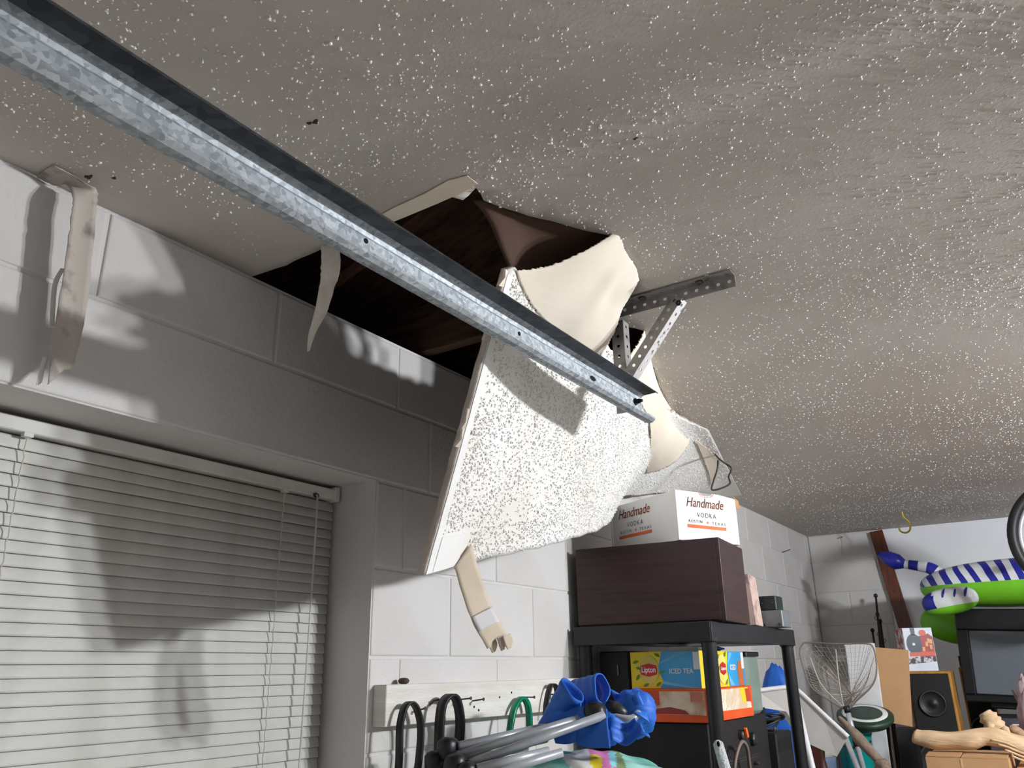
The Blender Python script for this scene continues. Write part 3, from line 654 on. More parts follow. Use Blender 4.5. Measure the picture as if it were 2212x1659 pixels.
# white carton
vb = root('carton', 'white open carton with vodka lettering on top of the dark wooden box', 'carton', (.35, 2.5, ZB))
c0 = np.array([.389, 2.366, ZB]); rd = np.array([.428, .904, 0]); ld = np.array([-.904, .428, 0]); Lr, Ll, Hh = .262, .33, .158
inkd = M('ink_dark', (70, 44, 44), .7); inkg = M('ink_grey', (84, 82, 82), .7); inko = M('ink_orange', (236, 122, 72), .7); inkp = M('ink_peach', (244, 190, 168), .7)
arc = [(0, 0), (Lr, 0), (Lr, Hh * .95), (Lr * .72, Hh * 1.0)] + [(Lr * .5 + .028 * math.cos(t), Hh * 1.0 + .001 - .011 * math.sin(t)) for t in np.linspace(0, math.pi, 9)] + [(Lr * .22, Hh * 1.0), (0, Hh)]
poly_plate('face', arc, c0, rd, uz, ld, .004, cardw, vb)
poly_plate('face', [(0, 0), (Ll, 0), (Ll, Hh), (0, Hh)], c0 + rd * .004 + ld * .004, ld, uz, rd, .004, cardw, vb)
poly_plate('face', [(0, 0), (Ll, 0), (Ll, Hh), (0, Hh)], c0 + rd * (Lr - .004) + ld * .004, ld, uz, rd, .004, cardw, vb)
poly_plate('face', [(0, 0), (Lr, 0), (Lr, Hh), (0, Hh)], c0 + ld * (Ll - .0), rd, uz, ld, .004, cardw, vb)
poly_plate('bottom', [(0, 0), (Lr, 0), (Lr, Ll), (0, Ll)], c0, rd, ld, uz, .003, cardw, vb)
poly_plate('inner_divider', [(0.03, 0.01), (Ll - .03, 0.01), (Ll - .03, Hh * .8), (.03, Hh * .8)], c0 + rd * Lr * .5, ld, uz, rd, .003, card, vb)
fl0 = c0 + rd * Lr + uz * Hh * .93
solid(mk('torn_flap', [fl0, fl0 + uz * .012 - rd * .01, fl0 + rd * .035 + uz * .004 + ld * .02, fl0 + rd * .05 - uz * .02 + ld * .03, fl0 - uz * .028], [[0, 1, 2, 3, 4]], card, vb), .003, 0)
def carton_print(o, ux_, nrm, cx):
    c = lambda u, v: o + ux_ * u + uz * v
    text('print_handmade_shadow', 'Handmade', c(cx + .002, Hh * .685), ux_, uz, nrm * .6, .044, inkp, vb, .35, .166, bold=.008)
    text('print_handmade', 'Handmade', c(cx, Hh * .695), ux_, uz, nrm, .044, inkd, vb, .35, .162)
    text('print_vodka', 'VODKA', c(cx + .002, Hh * .49), ux_, uz, nrm, .022, inkg, vb, 0, .082, 1.3)
    text('print_austin', 'AUSTIN', c(cx - .049, Hh * .372), ux_, uz, nrm, .0135, inkg, vb, 0, .06, 1.3)
    text('print_texas', 'TEXAS', c(cx + .053, Hh * .362), ux_, uz, nrm, .0135, inkg, vb, 0, .06, 1.3)
    st_ = [((.0062 if k % 2 == 0 else .0026) * math.sin(k * math.pi / 5), (.0062 if k % 2 == 0 else .0026) * math.cos(k * math.pi / 5)) for k in range(10)]
    poly_plate('print_star', st_, c(cx + .004, Hh * .395) + nrm * .0004, ux_, uz, nrm, .0005, inko, vb)
    poly_plate('print_bar', [(-.084, 0), (.084, 0), (.084, .0105), (-.084, .0105)], c(cx, Hh * .265) + nrm * .0004, ux_, uz, nrm, .0005, inko, vb)
carton_print(c0, rd, -ld, Lr * .47)
carton_print(c0 + ld * Ll + rd * .004, -ld, -rd, .118)
for k in range(15):
    t = math.pi * (k + .5) / 15; p = c0 + rd * (Lr * .5 + .0315 * math.cos(t)) + uz * (Hh + .001 - .0145 * math.sin(t)) - ld * .0004
    poly_plate('print_ray', [(-.0009, -.002), (.0009, -.002), (.0009, .002), (-.0009, .002)], p, rd, uz, -ld, .0005, inko, vb)
# wire left dangling from the torn ceiling
o = tube('dangling_wire', smooth_pts([np.array(list(at(1546, 985, z=H)[:2]) + [H + .006]), at(1552, 990, y=2.9), at(1568, 1002, y=2.9), at(1580, 1012, y=2.9), at(1574, 1030, y=2.9), at(1577, 1044, y=2.9), at(1560, 1054, y=2.88), at(1538, 1058, y=2.86), at(1541, 1040, y=2.86), at(1549, 1015, y=2.86), at(1551, 995, y=2.88)], 6), .0035, M('wire_brown', (66, 58, 52), .6), n=6); tag(o, 'bent dark wire dangling from the torn ceiling above the white carton', 'wire')
# electrical boxes and booklet on the shelf top
def simple_box(name, label, cat, a, b, mat, bevel=.002, group=None):
    o = boxmm(name, a, b, mat, None, bevel); return tag(o, label, cat, group)
eb = root('junction_box', 'grey metal junction box with two screws on the black shelf', 'junction box', (.46, 2.98, ZT))
boxmm('body', (.435, 2.95, ZT), (.513, 3.05, ZT + .058), M('grey_metal', (128, 132, 136), .5, .3), eb, bevel=.003)
for x in (.447, .501): lathe('screw', [(.005, 0), (.005, .002), (.003, .003)], (x, 2.95, ZT + .010), (0, -1, 0), nailm, eb, 8, False)
eb2 = root('adapter_box', 'dark green plastic box stacked on the grey junction box', 'plastic box', (.46, 2.98, ZT + .058))
boxmm('body', (.425, 2.955, ZT + .058), (.495, 3.04, ZT + .108), M('dark_green', (30, 44, 42), .5), eb2, bevel=.003)
for x in (.445, .482): lathe('screw', [(.003, 0), (.003, .0015), (.002, .002)], (x, 2.955, ZT + .084), (0, -1, 0), nailm, eb2, 8, False)
bk = root('booklet', 'worn pink booklet leaning beside the dark wooden box', 'booklet', (.46, 2.9, ZT))
V, F = box_geo((.028, .14, .17), .002); mk('pages', V @ rotm(0, math.radians(-3), math.radians(8)).T + np.array([.440, 2.86, ZT + .087]), F, M('worn_cover', (206, 178, 168), .7, col2=(120, 96, 98), scale=26, lo=.5, hi=.7), bk)
# contents of the second level -------------------------------------------------
ZA = 1.468
amp = root('amplifier', 'black guitar amplifier head with knobs on the shelf under the boxes', 'amplifier', (.28, 2.6, 1.252))
boxmm('cabinet', (.06, 2.40, 1.2525), (.415, 2.95, ZA), blackm, amp, bevel=.004)
for (y, z, r, m_) in ((2.44, 1.415, .013, blackp), (2.53, 1.30, .011, nailm), (2.66, 1.42, .014, nailm), (2.77, 1.40, .02, blackp), (2.77, 1.33, .006, nailm)):
    kb = lathe('knob', [(r, 0), (r, .012), (r * .8, .016), (r * .7, .017)], (.415, y, z), (1, 0, 0), m_, amp, 14, False)
    if r == .014: box('pointer', (.012, .010, .032), (.437, y, z + .006), M('orange_plastic', (255, 112, 44), .5), amp, bevel=.003, rx=.4)
for z in (1.352, 1.345): boxmm('trim_line', (.415, 2.41, z), (.4165, 2.83, z + .0025), nailm, amp)
tb = root('tea_box', 'yellow and blue iced tea carton lying on the orange box', 'carton', (.3, 2.6, 1.561))
TX0, TX1, TY0_, TY1_, TZ0, TZ1 = .178, .405, 2.405, 2.80, 1.561, 1.668
yel = M('tea_yellow', (236, 206, 44), .5, col2=(228, 196, 40), scale=9); blu = M('tea_blue', (44, 142, 204), .5, col2=(80, 164, 214), scale=6); red = M('tea_red', (196, 30, 36), .5); leaf = M('tea_leaf', (92, 140, 40), .6); wht = M('print_white', (240, 240, 240), .6); lem = M('tea_lemon', (214, 196, 96), .55); teaor = M('tea_brown', (206, 112, 58), .5); skyb = M('tea_lightblue', (112, 190, 226), .5)
boxmm('body', (TX0, TY0_, TZ0), (TX1, TY1_, TZ1), yel, tb, bevel=.001)
W = TX1 - TX0; Hb = TZ1 - TZ0; Xv = np.array([1., 0, 0]); fo = np.array([TX0, TY0_ - .0004, TZ0]); nf = np.array([0, -1., 0])
pl = lambda nm, P, m_, t=.0005, o=fo, a=Xv, n=nf: poly_plate(nm, P, o + n * t, a, uz, n, .0004, m_, tb)
pl('print_blue', [(W * .42, 0 * Hb + .001), (W - .0005, .001), (W - .0005, Hb - .001), (W * .47, Hb - .001), (W * .40, Hb * .52), (W * .47, Hb * .2)], blu)
pl('print_band', [(W * .47, Hb * .20), (W * .99, Hb * .001 + .001), (W * .86, .001), (W * .46, Hb * .12)], skyb, .0008)
pl('print_band', [(W * .44, Hb * .66), (W * .86, Hb * .97), (W * .70, Hb * .97), (W * .45, Hb * .72)], skyb, .0008)
pl('print_lemon', [(W * (.27 + .145 * math.cos(t)), Hb * (.5 + .40 * math.sin(t))) for t in np.linspace(0, 2 * np.pi, 21)[:-1]], lem, .0008)
for (u, v, a_) in ((.08, .72, .3), (.10, .3, 1.), (.22, .1, .4), (.40, .12, .6), (.40, .9, -.5), (.46, .44, .1), (.12, .55, -.3)):
    pl('print_leaf', [(W * u + .011 * math.cos(a_) * c_ - .0045 * math.sin(a_) * s_, Hb * v + .011 * math.sin(a_) * c_ + .0045 * math.cos(a_) * s_) for c_, s_ in ((-1, 0), (-.2, 1), (.5, .8), (1, 0), (.3, -.9), (-.3, -.8))], leaf, .0012)
pl('print_logo', [(W * .155, Hb * .62), (W * .27, Hb * .68), (W * .385, Hb * .62), (W * .395, Hb * .5), (W * .385, Hb * .38), (W * .27, Hb * .32), (W * .155, Hb * .38), (W * .145, Hb * .5)], red, .0016)
text('print_brand', 'Lipton', fo + Xv * W * .27 + uz * Hb * .44 + nf * .0022, Xv, uz, nf, .023, wht, tb, 0, .047, bold=.02)
text('print_iced_tea', 'ICED TEA', fo + Xv * W * .735 + uz * Hb * .40 + nf * .0010, Xv, uz, nf, .020, wht, tb, 0, .076, bold=.015)
pl('print_date_panel', [(W * .91, Hb * .5), (W * .995, Hb * .5), (W * .995, Hb * .96), (W * .91, Hb * .96)], wht, .0009)
Yv = np.array([0, 1., 0]); so = np.array([TX1 + .0004, TY0_, TZ0]); ns = np.array([1., 0, 0]); D_ = TY1_ - TY0_
ps = lambda nm, P, m_, t=.0005: pl(nm, P, m_, t, so, Yv, ns)
ps('print_blue', [(D_ * .61, .001), (D_ - .0005, .001), (D_ - .0005, Hb - .001), (D_ * .63, Hb - .001), (D_ * .58, Hb * .5)], M('tea_blue_bright', (52, 160, 220), .5))
ps('print_band', [(D_ * .59, Hb * .62), (D_ * .73, Hb * .96), (D_ * .65, Hb * .96)], skyb, .0008); ps('print_band', [(D_ * .59, Hb * .38), (D_ * .73, Hb * .03), (D_ * .63, Hb * .03)], skyb, .0008)
ps('print_lemon', [(D_ * (.47 + .10 * math.cos(t)), Hb * (.5 + .42 * math.sin(t))) for t in np.linspace(0, 2 * np.pi, 21)[:-1]], M('tea_lemon_pale', (240, 224, 120), .55), .0008)
ps('print_logo', [(D_ * .41, Hb * .62), (D_ * .48, Hb * .7), (D_ * .55, Hb * .62), (D_ * .55, Hb * .4), (D_ * .48, Hb * .32), (D_ * .41, Hb * .4)], red, .0014)
text('print_brand', 'Lipton', so + Yv * D_ * .48 + uz * Hb * .47 + ns * .002, Yv, uz, ns, .014, wht, tb, 0, .044, bold=.02)
text('print_iced_tea', 'ICED', so + Yv * D_ * .71 + uz * Hb * .47 + ns * .0012, Yv, uz, ns, .022, wht, tb, 0, .055, bold=.03)
ps('print_pitcher', [(D_ * .84, .001), (D_ * .95, .001), (D_ * .955, Hb * .45), (D_ * .93, Hb * .72), (D_ * .86, Hb * .74), (D_ * .82, Hb * .5)], teaor, .0012)
ps('print_stamp', [(D_ * .93, Hb * .5), (D_ * .995, Hb * .5), (D_ * .995, Hb * .97), (D_ * .93, Hb * .97)], wht, .0014)
for (u, v) in ((.36, .2), (.38, .82), (.55, .9), (.54, .13), (.38, .5)): ps('print_leaf', [(D_ * u - .010, Hb * v - .008), (D_ * u + .006, Hb * v - .004), (D_ * u + .012, Hb * v + .010), (D_ * u - .004, Hb * v + .005)], leaf, .0012)
ob = root('snack_box', 'orange carton with a clear window under the tea box', 'carton', (.3, 2.6, ZA))
ora = M('orange_card', (236, 90, 36), .5); OX0, OX1, OY0, OY1, OZ0, OZ1 = .192, .425, 2.385, 2.795, ZA + .0005, 1.5605
boxmm('body', (OX0, OY0, OZ0), (OX1, OY1, OZ1), ora, ob, bevel=.0015)
clr = M('wrapped_cups', (196, 150, 124), .25, col2=(226, 206, 184), scale=16, lo=.4, hi=.62); clr2 = M('wrapped_cups_pale', (222, 196, 160), .2, col2=(240, 228, 206), scale=22, lo=.4, hi=.6)
def opl(nm, P, m_, o, a, n, t=.0004): return poly_plate(nm, P, o + n * t, a, uz, n, .0005, m_, ob)
OW = OX1 - OX0; OH = OZ1 - OZ0; OD = OY1 - OY0; of = np.array([OX0, OY0, OZ0]); os_ = np.array([OX1, OY0, OZ0])
opl('window', [(OW * .03, OH * .25), (OW * .97, OH * .22), (OW * .97, OH * .93), (OW * .03, OH * .93)], clr, of, Xv, nf)
opl('print_label', [(OW * .05, OH * .52), (OW * .36, OH * .5), (OW * .36, OH * .95), (OW * .05, OH * .95)], M('label_red', (204, 76, 44), .5), of, Xv, nf, .0009)
opl('print_price', [(OW * .78, OH * .62), (OW * .94, OH * .62), (OW * .94, OH * .9), (OW * .78, OH * .9)], M('label_pink', (216, 130, 104), .5), of, Xv, nf, .0009)
opl('print_swirl', [(OW * .18, OH * .25), (OW * .75, OH * .24), (OW * .7, OH * .36), (OW * .5, OH * .46), (OW * .3, OH * .4)], M('cup_red', (160, 60, 56), .4), of, Xv, nf, .0009)
opl('window', [(OD * .04, OH * .3), (OD * .96, OH * .28), (OD * .9, OH * .95), (OD * .04, OH * .95)], clr2, os_, Yv, ns)
opl('print_stripe', [(OD * .74, OH * .5), (OD * .82, OH * .45), (OD * .90, OH * .96), (OD * .70, OH * .96)], yel, os_, Yv, ns, .0009)
opl('print_label', [(OD * .84, OH * .5), (OD * .95, OH * .48), (OD * .93, OH * .92), (OD * .82, OH * .92)], M('label_red', (204, 76, 44), .5), os_, Yv, ns, .0012)
for q in range(3): tube('wrap_fold', [os_ + Yv * OD * (.2 + .16 * q) + uz * OH * .32 + ns * .001, os_ + Yv * OD * (.3 + .15 * q) + uz * OH * .55 + ns * .002, os_ + Yv * OD * (.36 + .15 * q) + uz * OH * .85 + ns * .001], .0015, wht, ob, 5)
# loose white sheets on top of the tea box
o = box('paper_stack', (.09, .12, .012), (.33, 2.50, TZ1 + .0065), whitep, None, rz=.2); tag(o, 'small white paper stack lying on the tea carton', 'papers')
# blue cloth on the shelf
def blob(name, c, r, mat, parent=None, n=22, m=14, amp=.12, fs=3., seed=0, sq=1.0, flat=None):
    V = []; c = np.array(c, float); r = np.array(r, float)
    for i in range(m + 1):
        ph = np.pi * i / m
        for k in range(n):
            th = 2 * np.pi * k / n; d = np.array([math.sin(ph) * math.cos(th), math.sin(ph) * math.sin(th), math.cos(ph)]); d = np.sign(d) * np.abs(d) ** sq
            f = 1 + amp * float(nz(d[0] * fs + seed, d[1] * fs + d[2] * fs * 1.3, 1, seed))
            p = c + d * r * f
            if flat is not None: p[2] = max(p[2], flat)
            V.append(p)
    F = [[i * n + k, i * n + (k + 1) % n, (i + 1) * n + (k + 1) % n, (i + 1) * n + k][::-1] for i in range(m) for k in range(n)]
    return mk(name, V, F, mat, parent, smooth=True)
bluem = M('blue_nylon', (36, 108, 204), .55, col2=(26, 84, 182), scale=4, bump=.25, bscale=25)
o = blob('blue_cloth', (.34, 2.63, TZ1 + .008), (.05, .10, .010), bluem, amp=.25, flat=TZ1 + .0005); tag(o, 'small blue cloth crumpled on top of the tea carton', 'cloth')
# speaker box at the back of the shelf and the glass jar
sb = root('speaker_box', 'small black speaker cabinet in the corner behind the tea carton', 'speaker', (.1, 2.5, ZA))
boxmm('cabinet', (.062, 2.42, ZA + .0005), (.165, 2.62, 1.672), blackm, sb, bevel=.004); boxmm('handle', (.125, 2.416, 1.60), (.130, 2.42, 1.632), nailm, sb)
glassm = M('green_glass', (176, 198, 186), .12, trans=.55, ior=1.2)
gj = root('glass_tank', 'cloudy green glass tank behind the tea carton', 'glass tank', (.38, 2.9, ZA))
boxmm('body', (.25, 2.815, ZA + .0005), (.412, 2.945, 1.66), glassm, gj, bevel=.012); boxmm('rim', (.247, 2.812, 1.652), (.415, 2.948, 1.668), blackp, gj, bevel=.003)
# second black device with a tangle of cable
dv = root('black_receiver', 'black audio receiver with cables piled on its lid', 'receiver', (.3, 3.05, 1.252))
boxmm('case', (.08, 2.955, 1.2525), (.44, 3.14, 1.405), blackm, dv, bevel=.004)
for y in (2.975, 3.12): lathe('screw', [(.003, 0), (.003, .001)], (.44, y, 1.30), (1, 0, 0), nailm, dv, 8, False)
boxmm('vent', (.4402, 2.97, 1.345), (.4412, 3.12, 1.385), voidm, dv)
cb = root('cable_coil', 'tangled black cable coil lying on the black receiver', 'cable', (.38, 3.05, 1.405))
for q in range(4):
    pts_ = [(.36 + (.05 + .01 * q) * math.cos(t) + .006 * math.sin(3 * t + q), 3.075 + (.05 + .005 * q) * math.sin(t), 1.412 + .009 * q + .012 * (1 + math.sin(2 * t + q))) for t in np.linspace(0, 2 * np.pi, 22)[:-1]]
    tube('cable_turn', pts_, .004, rubber, cb, 6, closed=True)
tube('cable_end', smooth_pts([(.42, 3.04, 1.41), (.43, 2.98, 1.42), (.43, 2.975, 1.412), (.40, 2.985, 1.41)]), .003, M('grey_cable', (96, 96, 100), .5), cb, 6)
o = tube('cable_loop', smooth_pts([(.50, 2.50, 1.262), (.49, 2.50, 1.34), (.50, 2.545, 1.405), (.50, 2.60, 1.39), (.49, 2.64, 1.32), (.50, 2.66, 1.262)]) - np.array([.045, 0, 0]), .0055, M('taupe_cable', (118, 104, 96), .5), n=8); tag(o, 'stiff taupe cable arching in front of the black amplifier', 'cable')
hd = root('tool_handle', 'white textured plastic handle standing against the black shelf post', 'handle', (.535, 2.2, 0.9))
a = at(1551, 1606, y=2.22); b = at(1575, 1690, y=2.2); tube('grip', [a + (a - b) * .08, a, a + (b - a) * .5, b], [.006, .0135, .0145, .0145], M('ribbed_white', (206, 208, 210), .6, bump=.8, bscale=220), hd, 12)
tube('shaft', [b, at(1690, 2300, y=2.3) * np.array([1, 1, 0]) + np.array([0, 0, .0])], .012, nailm, hd, 10); disc('hang_hole', a + np.array([.006, -.0135, .0]), (0, -1, 0), .004, voidm, hd, sx=1.8, along=(0, 0, 1))

# ================================================================== FOLDED CAMP CHAIR ON A BAG
tealm = M('teal_nylon', (108, 186, 170), .4, col2=(168, 218, 204), scale=5, lo=.42, hi=.6, bump=.35, bscale=16)
tot = root('storage_tote', 'grey storage tote stack below the teal bag', 'tote', (.33, 1.75, 0))
boxmm('lower_tote', (.08, 1.48, 0), (.60, 2.04, .6), M('tote_grey', (120, 122, 126), .6), tot, bevel=.02); boxmm('upper_tote', (.08, 1.48, .6), (.60, 2.04, 1.16), M('tote_grey', (120, 122, 126), .6), tot, bevel=.02)
bc, br = np.array([.345, 1.76, 1.287]), np.array([.275, .26, .152])
bagmats = [tealm, M('print_pink', (222, 132, 186), .5), M('print_yellow', (240, 216, 40), .5), M('print_pale', (226, 228, 224), .5), M('print_aqua', (150, 226, 226), .5), M('print_olive', (128, 148, 96), .5)]
o = blob('teal_bag', bc, br, bagmats, n=170, m=110, amp=.07, fs=2.6, seed=2, sq=.9, flat=1.161)
me = o.data; cen = np.array([tuple(p.center) for p in me.polygons]) + ORI[o]; cp = pixel(cen)
mi = np.zeros(len(cp), int)
for k, poly in ((5, [(1325, 1620), (1338, 1620), (1355, 1662), (1358, 1700), (1335, 1700)]), (3, [(1212, 1632), (1280, 1614), (1320, 1700), (1262, 1700)]), (1, [(1268, 1612), (1312, 1618), (1330, 1650), (1340, 1700), (1300, 1700)]), (4, [(1312, 1620), (1330, 1625), (1332, 1655), (1322, 1658)]), (2, [(1272, 1634), (1282, 1628), (1298, 1634), (1302, 1652), (1298, 1668), (1282, 1660), (1274, 1648)])):
    mi[inpoly(cp, poly)] = k
me.polygons.foreach_set('material_index', mi.tolist()); tag(o, 'shiny teal printed bag under the folded blue chair', 'bag')
ch = root('camp_chair', 'folded blue camp chair with silver tube legs lying on the teal bag', 'folding chair', at(1200, 1600, y=1.72))
silver = M('silver_tube', (178, 181, 186), .38, .25, col2=(140, 144, 150), scale=8)
def pole(p, q, ya, yb, r=.0095): tube('leg', [at(*p, y=ya), at(*q, y=yb)], r, silver, ch, 12)
pole((990, 1612), (1190, 1568), 1.50, 1.74); pole((988, 1632), (1300, 1538), 1.49, 1.76, .0095); pole((1015, 1650), (1305, 1545), 1.48, 1.72, .0098)
pole((985, 1645), (1140, 1614), 1.50, 1.62, .008); pole((1030, 1660), (1185, 1622), 1.47, 1.60, .009); pole((1000, 1690), (1215, 1625), 1.46, 1.60, .009); pole((1110, 1612), (1180, 1596), 1.58, 1.66, .0085)
for (px, py, y, r) in ((968, 1616, 1.495, .022), (940, 1646, 1.49, .022), (985, 1655, 1.47, .024), (1010, 1668, 1.465, .02)):
    c = at(px, py, y=y); blob('joint_cap', c, (r, r, r * 1.05), blackp, ch, 12, 8, .1, 4, px % 7, .7)
for (px, py, y) in ((955, 1632, 1.488), (992, 1640, 1.478)): lathe('rivet', [(.006, 0), (.006, .004), (.003, .006)], at(px, py, y=y), (.6, -.8, 0), silver, ch, 8)
c = at(1285, 1540, y=1.73); blob('hinge', c, (.026, .02, .022), blackp, ch, 12, 8, .2, 4, 3, .7)
a, b = at(1312, 1524, y=1.80), at(1352, 1545, y=1.80); tube('hinge', [a, (a + b) / 2, b], [.014, .02, .011], blackp, ch, 10)
tube('bent_leg', smooth_pts([at(1308, 1538, y=1.79), at(1345, 1552, y=1.79), at(1366, 1552, y=1.80), at(1380, 1540, y=1.82)]), .009, silver, ch, 10)
def sleeve(name, a, b, ra, rb, squash, open_end=True, tw=0.):
    """rolled fabric tube, open at its end"""
    a, b = np.array(a), np.array(b); P = np.array([a + (b - a) * t for t in np.linspace(0, 1, 14)]); R = np.linspace(ra, rb, 14) * (1 + .05 * np.sin(np.arange(14) * 1.7))
    pr = [(math.cos(t), squash * math.sin(t) * (1 + .15 * math.sin(3 * t))) for t in np.linspace(0, 2 * np.pi, 25)[:-1]]
    o = tube(name, P, R, bluem, ch, prof=pr, cap=False, up=(0, .2, 1)); return solid(o, .003, 0)
sleeve('fabric_roll', at(1168, 1578, y=1.74), at(1238, 1490, y=1.74), .012, .036, .75)
sleeve('fabric_roll', at(1246, 1512, y=1.84), at(1300, 1487, y=1.80), .046, .034, .62)
def drape(name, quad, ys_, amp=.006, fs=6, seed=0, mat=None):
    """fabric patch through four pixel corners (tl,tr,br,bl)"""
    Q = [at(*p, y=y) for p, y in zip(quad, ys_)]; n = 22
    S = coons([Q[0], Q[1]], [Q[3], Q[2]], [Q[0], Q[3]], [Q[1], Q[2]], n, n); u = np.linspace(0, 1, n)[:, None]; v = np.linspace(0, 1, n)[None]
    nn = surf_normals(S); nn *= np.sign((nn * (CAM - S)).sum(2))[..., None]
    S = S + nn * (amp * (np.sin(u * fs + seed + 2 * v) + .5 * np.sin(v * fs * 1.7 + 3 * u + seed)))[..., None]
    o = mk(name, S.reshape(-1, 3), grid_faces(n, n), mat or bluem, ch, smooth=True); return solid(o, .003, 0)
drape('seat_fabric', [(1190, 1545), (1252, 1512), (1262, 1600), (1200, 1606)], [1.72, 1.73, 1.70, 1.69], .006, 5, 1)
drape('seat_fabric', [(1252, 1530), (1310, 1528), (1320, 1618), (1244, 1608)], [1.72, 1.74, 1.67, 1.68], .006, 4, 2)
drape('seat_fabric', [(1160, 1570), (1250, 1520), (1240, 1590), (1180, 1588)], [1.75, 1.76, 1.73, 1.73], .008, 5, 4)
drape('back_fabric', [(1312, 1560), (1372, 1556), (1404, 1600), (1322, 1604)], [1.74, 1.76, 1.74, 1.70], .012, 7, 0)
drape('back_fabric', [(1325, 1500), (1385, 1496), (1402, 1560), (1340, 1550)], [1.86, 1.86, 1.82, 1.82], .016, 6, 2)
blob('fabric_bundle', at(1372, 1540, y=1.86), (.05, .04, .052), bluem, ch, 30, 20, .16, 2.6, 5)
blob('fabric_bundle', at(1300, 1565, y=1.80), (.06, .04, .045), bluem, ch, 26, 18, .22, 3.0, 1)
blob('fabric_bundle', at(1235, 1545, y=1.80), (.05, .035, .05), bluem, ch, 26, 18, .18, 3.0, 9)

# ================================================================== BACK OF THE GARAGE
bench = root('workbench', 'long low timber workbench carrying the clutter at the back wall', 'workbench', (1.4, 4.5, 0))
benchw = M('bench_timber', (120, 96, 72), .7, stretch=(1, 6, 6))
boxmm('bench_top', (.06, 3.30, .86), (2.7, 5.60, .90), benchw, bench, bevel=.003)
for x in (.12, 2.6):
    for y in (3.36, 5.5): boxmm('leg', (x, y, 0), (x + .07, y + .07, .86), benchw, bench)
ZBN = .9005
# leaning timber strip on the back wall
pa, pb_ = at(1892, 1146, y=5.62), at(1975, 1420, y=5.60)
ls = root('timber_strip', 'varnished brown timber strip leaning on the white back wall', 'timber strip', (pb_[0], 5.62, ZBN))
dz = pb_ - pa; ext = pa + dz * ((ZBN + .003 - pa[2]) / dz[2]); dl = (ext - pa) / np.linalg.norm(ext - pa); ext[1] = 5.625; pa = pa - dl * .0; pa[2] = min(pa[2], H - .012)
dl = (ext - pa); L = np.linalg.norm(dl); dl /= L; sdv = np.cross(dl, [0, 1., 0]); sdv /= np.linalg.norm(sdv); nv_ = np.cross(sdv, dl)
V, F = box_geo((.078, .02, L), .002); mk('board', V @ np.array([sdv, nv_, dl]) + (pa + ext) / 2, F, M('varnished_wood', (112, 62, 44), .22, col2=(88, 46, 32), scale=7, stretch=(8, 8, 1)), ls)
for t in (.25, .62): lathe('nail', [(.004, 0), (.004, .002)], pa + dl * L * t + np.array([0, -.012, 0]), (0, -1, 0), nailm, ls, 8)
# rod rack: thin dark rods
rk = root('rod_rack', 'thin dark fishing rods standing in the corner by the timber strip', 'fishing rods', (.37, 5.5, ZBN))
for (px0, px1, py0, y) in ((1892, 1904, 1290, 5.5), (1885, 1893, 1365, 5.46), (1896, 1908, 1330, 5.52), (1902, 1912, 1345, 5.54)):
    a = at(px0, py0, y=y); b = at(px1, 1420, y=y); d_ = (b - a) / (a[2] - b[2]); e_ = a + d_ * (a[2] - ZBN)
    tube('rod', [a, e_], [.006, .009], M('rod_dark', (52, 46, 44), .4), rk, 8); lathe('rod_tip', [(.010, 0), (.012, .01), (.008, .02), (.002, .022)], a, (0, 0, 1), blackp, rk, 8)
    for t in (.12, .3): pc_ = a + (e_ - a) * t; tube('line_guide', [pc_ + np.array([.018 * math.cos(q), -.004, .010 + .012 * math.sin(q)]) for q in np.linspace(0, 2 * np.pi, 11)[:-1]], .002, nailm, rk, 5, closed=True)
# ceiling hook
hk = np.array([.683, 5.04, float(sag(np.array(.683), np.array(5.04)))])
o = tube('ceiling_hook', smooth_pts([hk + np.array(q) for q in ((0, 0, .004), (.003, 0, -.03), (.022, 0, -.055), (.030, 0, -.085), (.020, 0, -.112), (-.004, 0, -.120), (-.026, 0, -.108), (-.030, 0, -.09))]), .005, M('yellow_hook', (214, 186, 70), .35), n=8); tag(o, 'yellow coated screw hook in the ceiling near the back wall', 'hook')
def wall_nail(px, py, label, onback=False):
    c = at(px, py, y=RY1) if onback else at(px, py, x=0.0)
    d_ = np.array([0, -.05, -.008]) if onback else np.array([.05, 0, .012])
    o = tube('wall_nail', [c - d_ * .2, c, c + d_], .0028, nailm, n=6); tag(o, label, 'nail')
wall_nail(1690, 1193, 'single steel nail sticking out of the block wall above the junction box')
wall_nail(1820, 1160, 'bent steel nail in the back wall near the ceiling corner', True)
# white tray leaning, with rolled rim
graym = M('tray_grey', (222, 218, 213), .5, col2=(206, 200, 194), scale=3); whp = M('white_plastic', (236, 237, 238), .35)
ty = root('plastic_tray', 'large pale plastic tray with white rim leaning behind the shelf', 'tray', at(1760, 1600, y=3.7) * np.array([1, 1, 0]) + np.array([0, 0, ZBN]))
RP = [at(1636, 1492, y=3.5), at(1706, 1484, y=3.58), at(1722, 1490, y=3.6), at(1776, 1540, y=3.61), at(1832, 1592, y=3.62)]
LQ = [at(1646, 1528, y=3.52), at(1698, 1536, y=3.6), at(1708, 1552, y=3.62), at(1752, 1608, y=3.63), at(1808, 1634, y=3.64)]
BQ = [p + np.array([-.06, .07, .02]) for p in LQ]
V = RP + LQ + BQ; solid(mk('pan', V, [[k, k + 1, 6 + k, 5 + k] for k in range(4)] + [[5 + k, 6 + k, 11 + k, 10 + k] for k in range(4)], graym, ty), .004, 0)
tube('rim', smooth_pts(RP, 6), .0095, whp, ty, 8)
tube('foot', [LQ[0], np.array([LQ[0][0] - .02, LQ[0][1] + .03, ZBN])], .012, blackm, ty, 8)
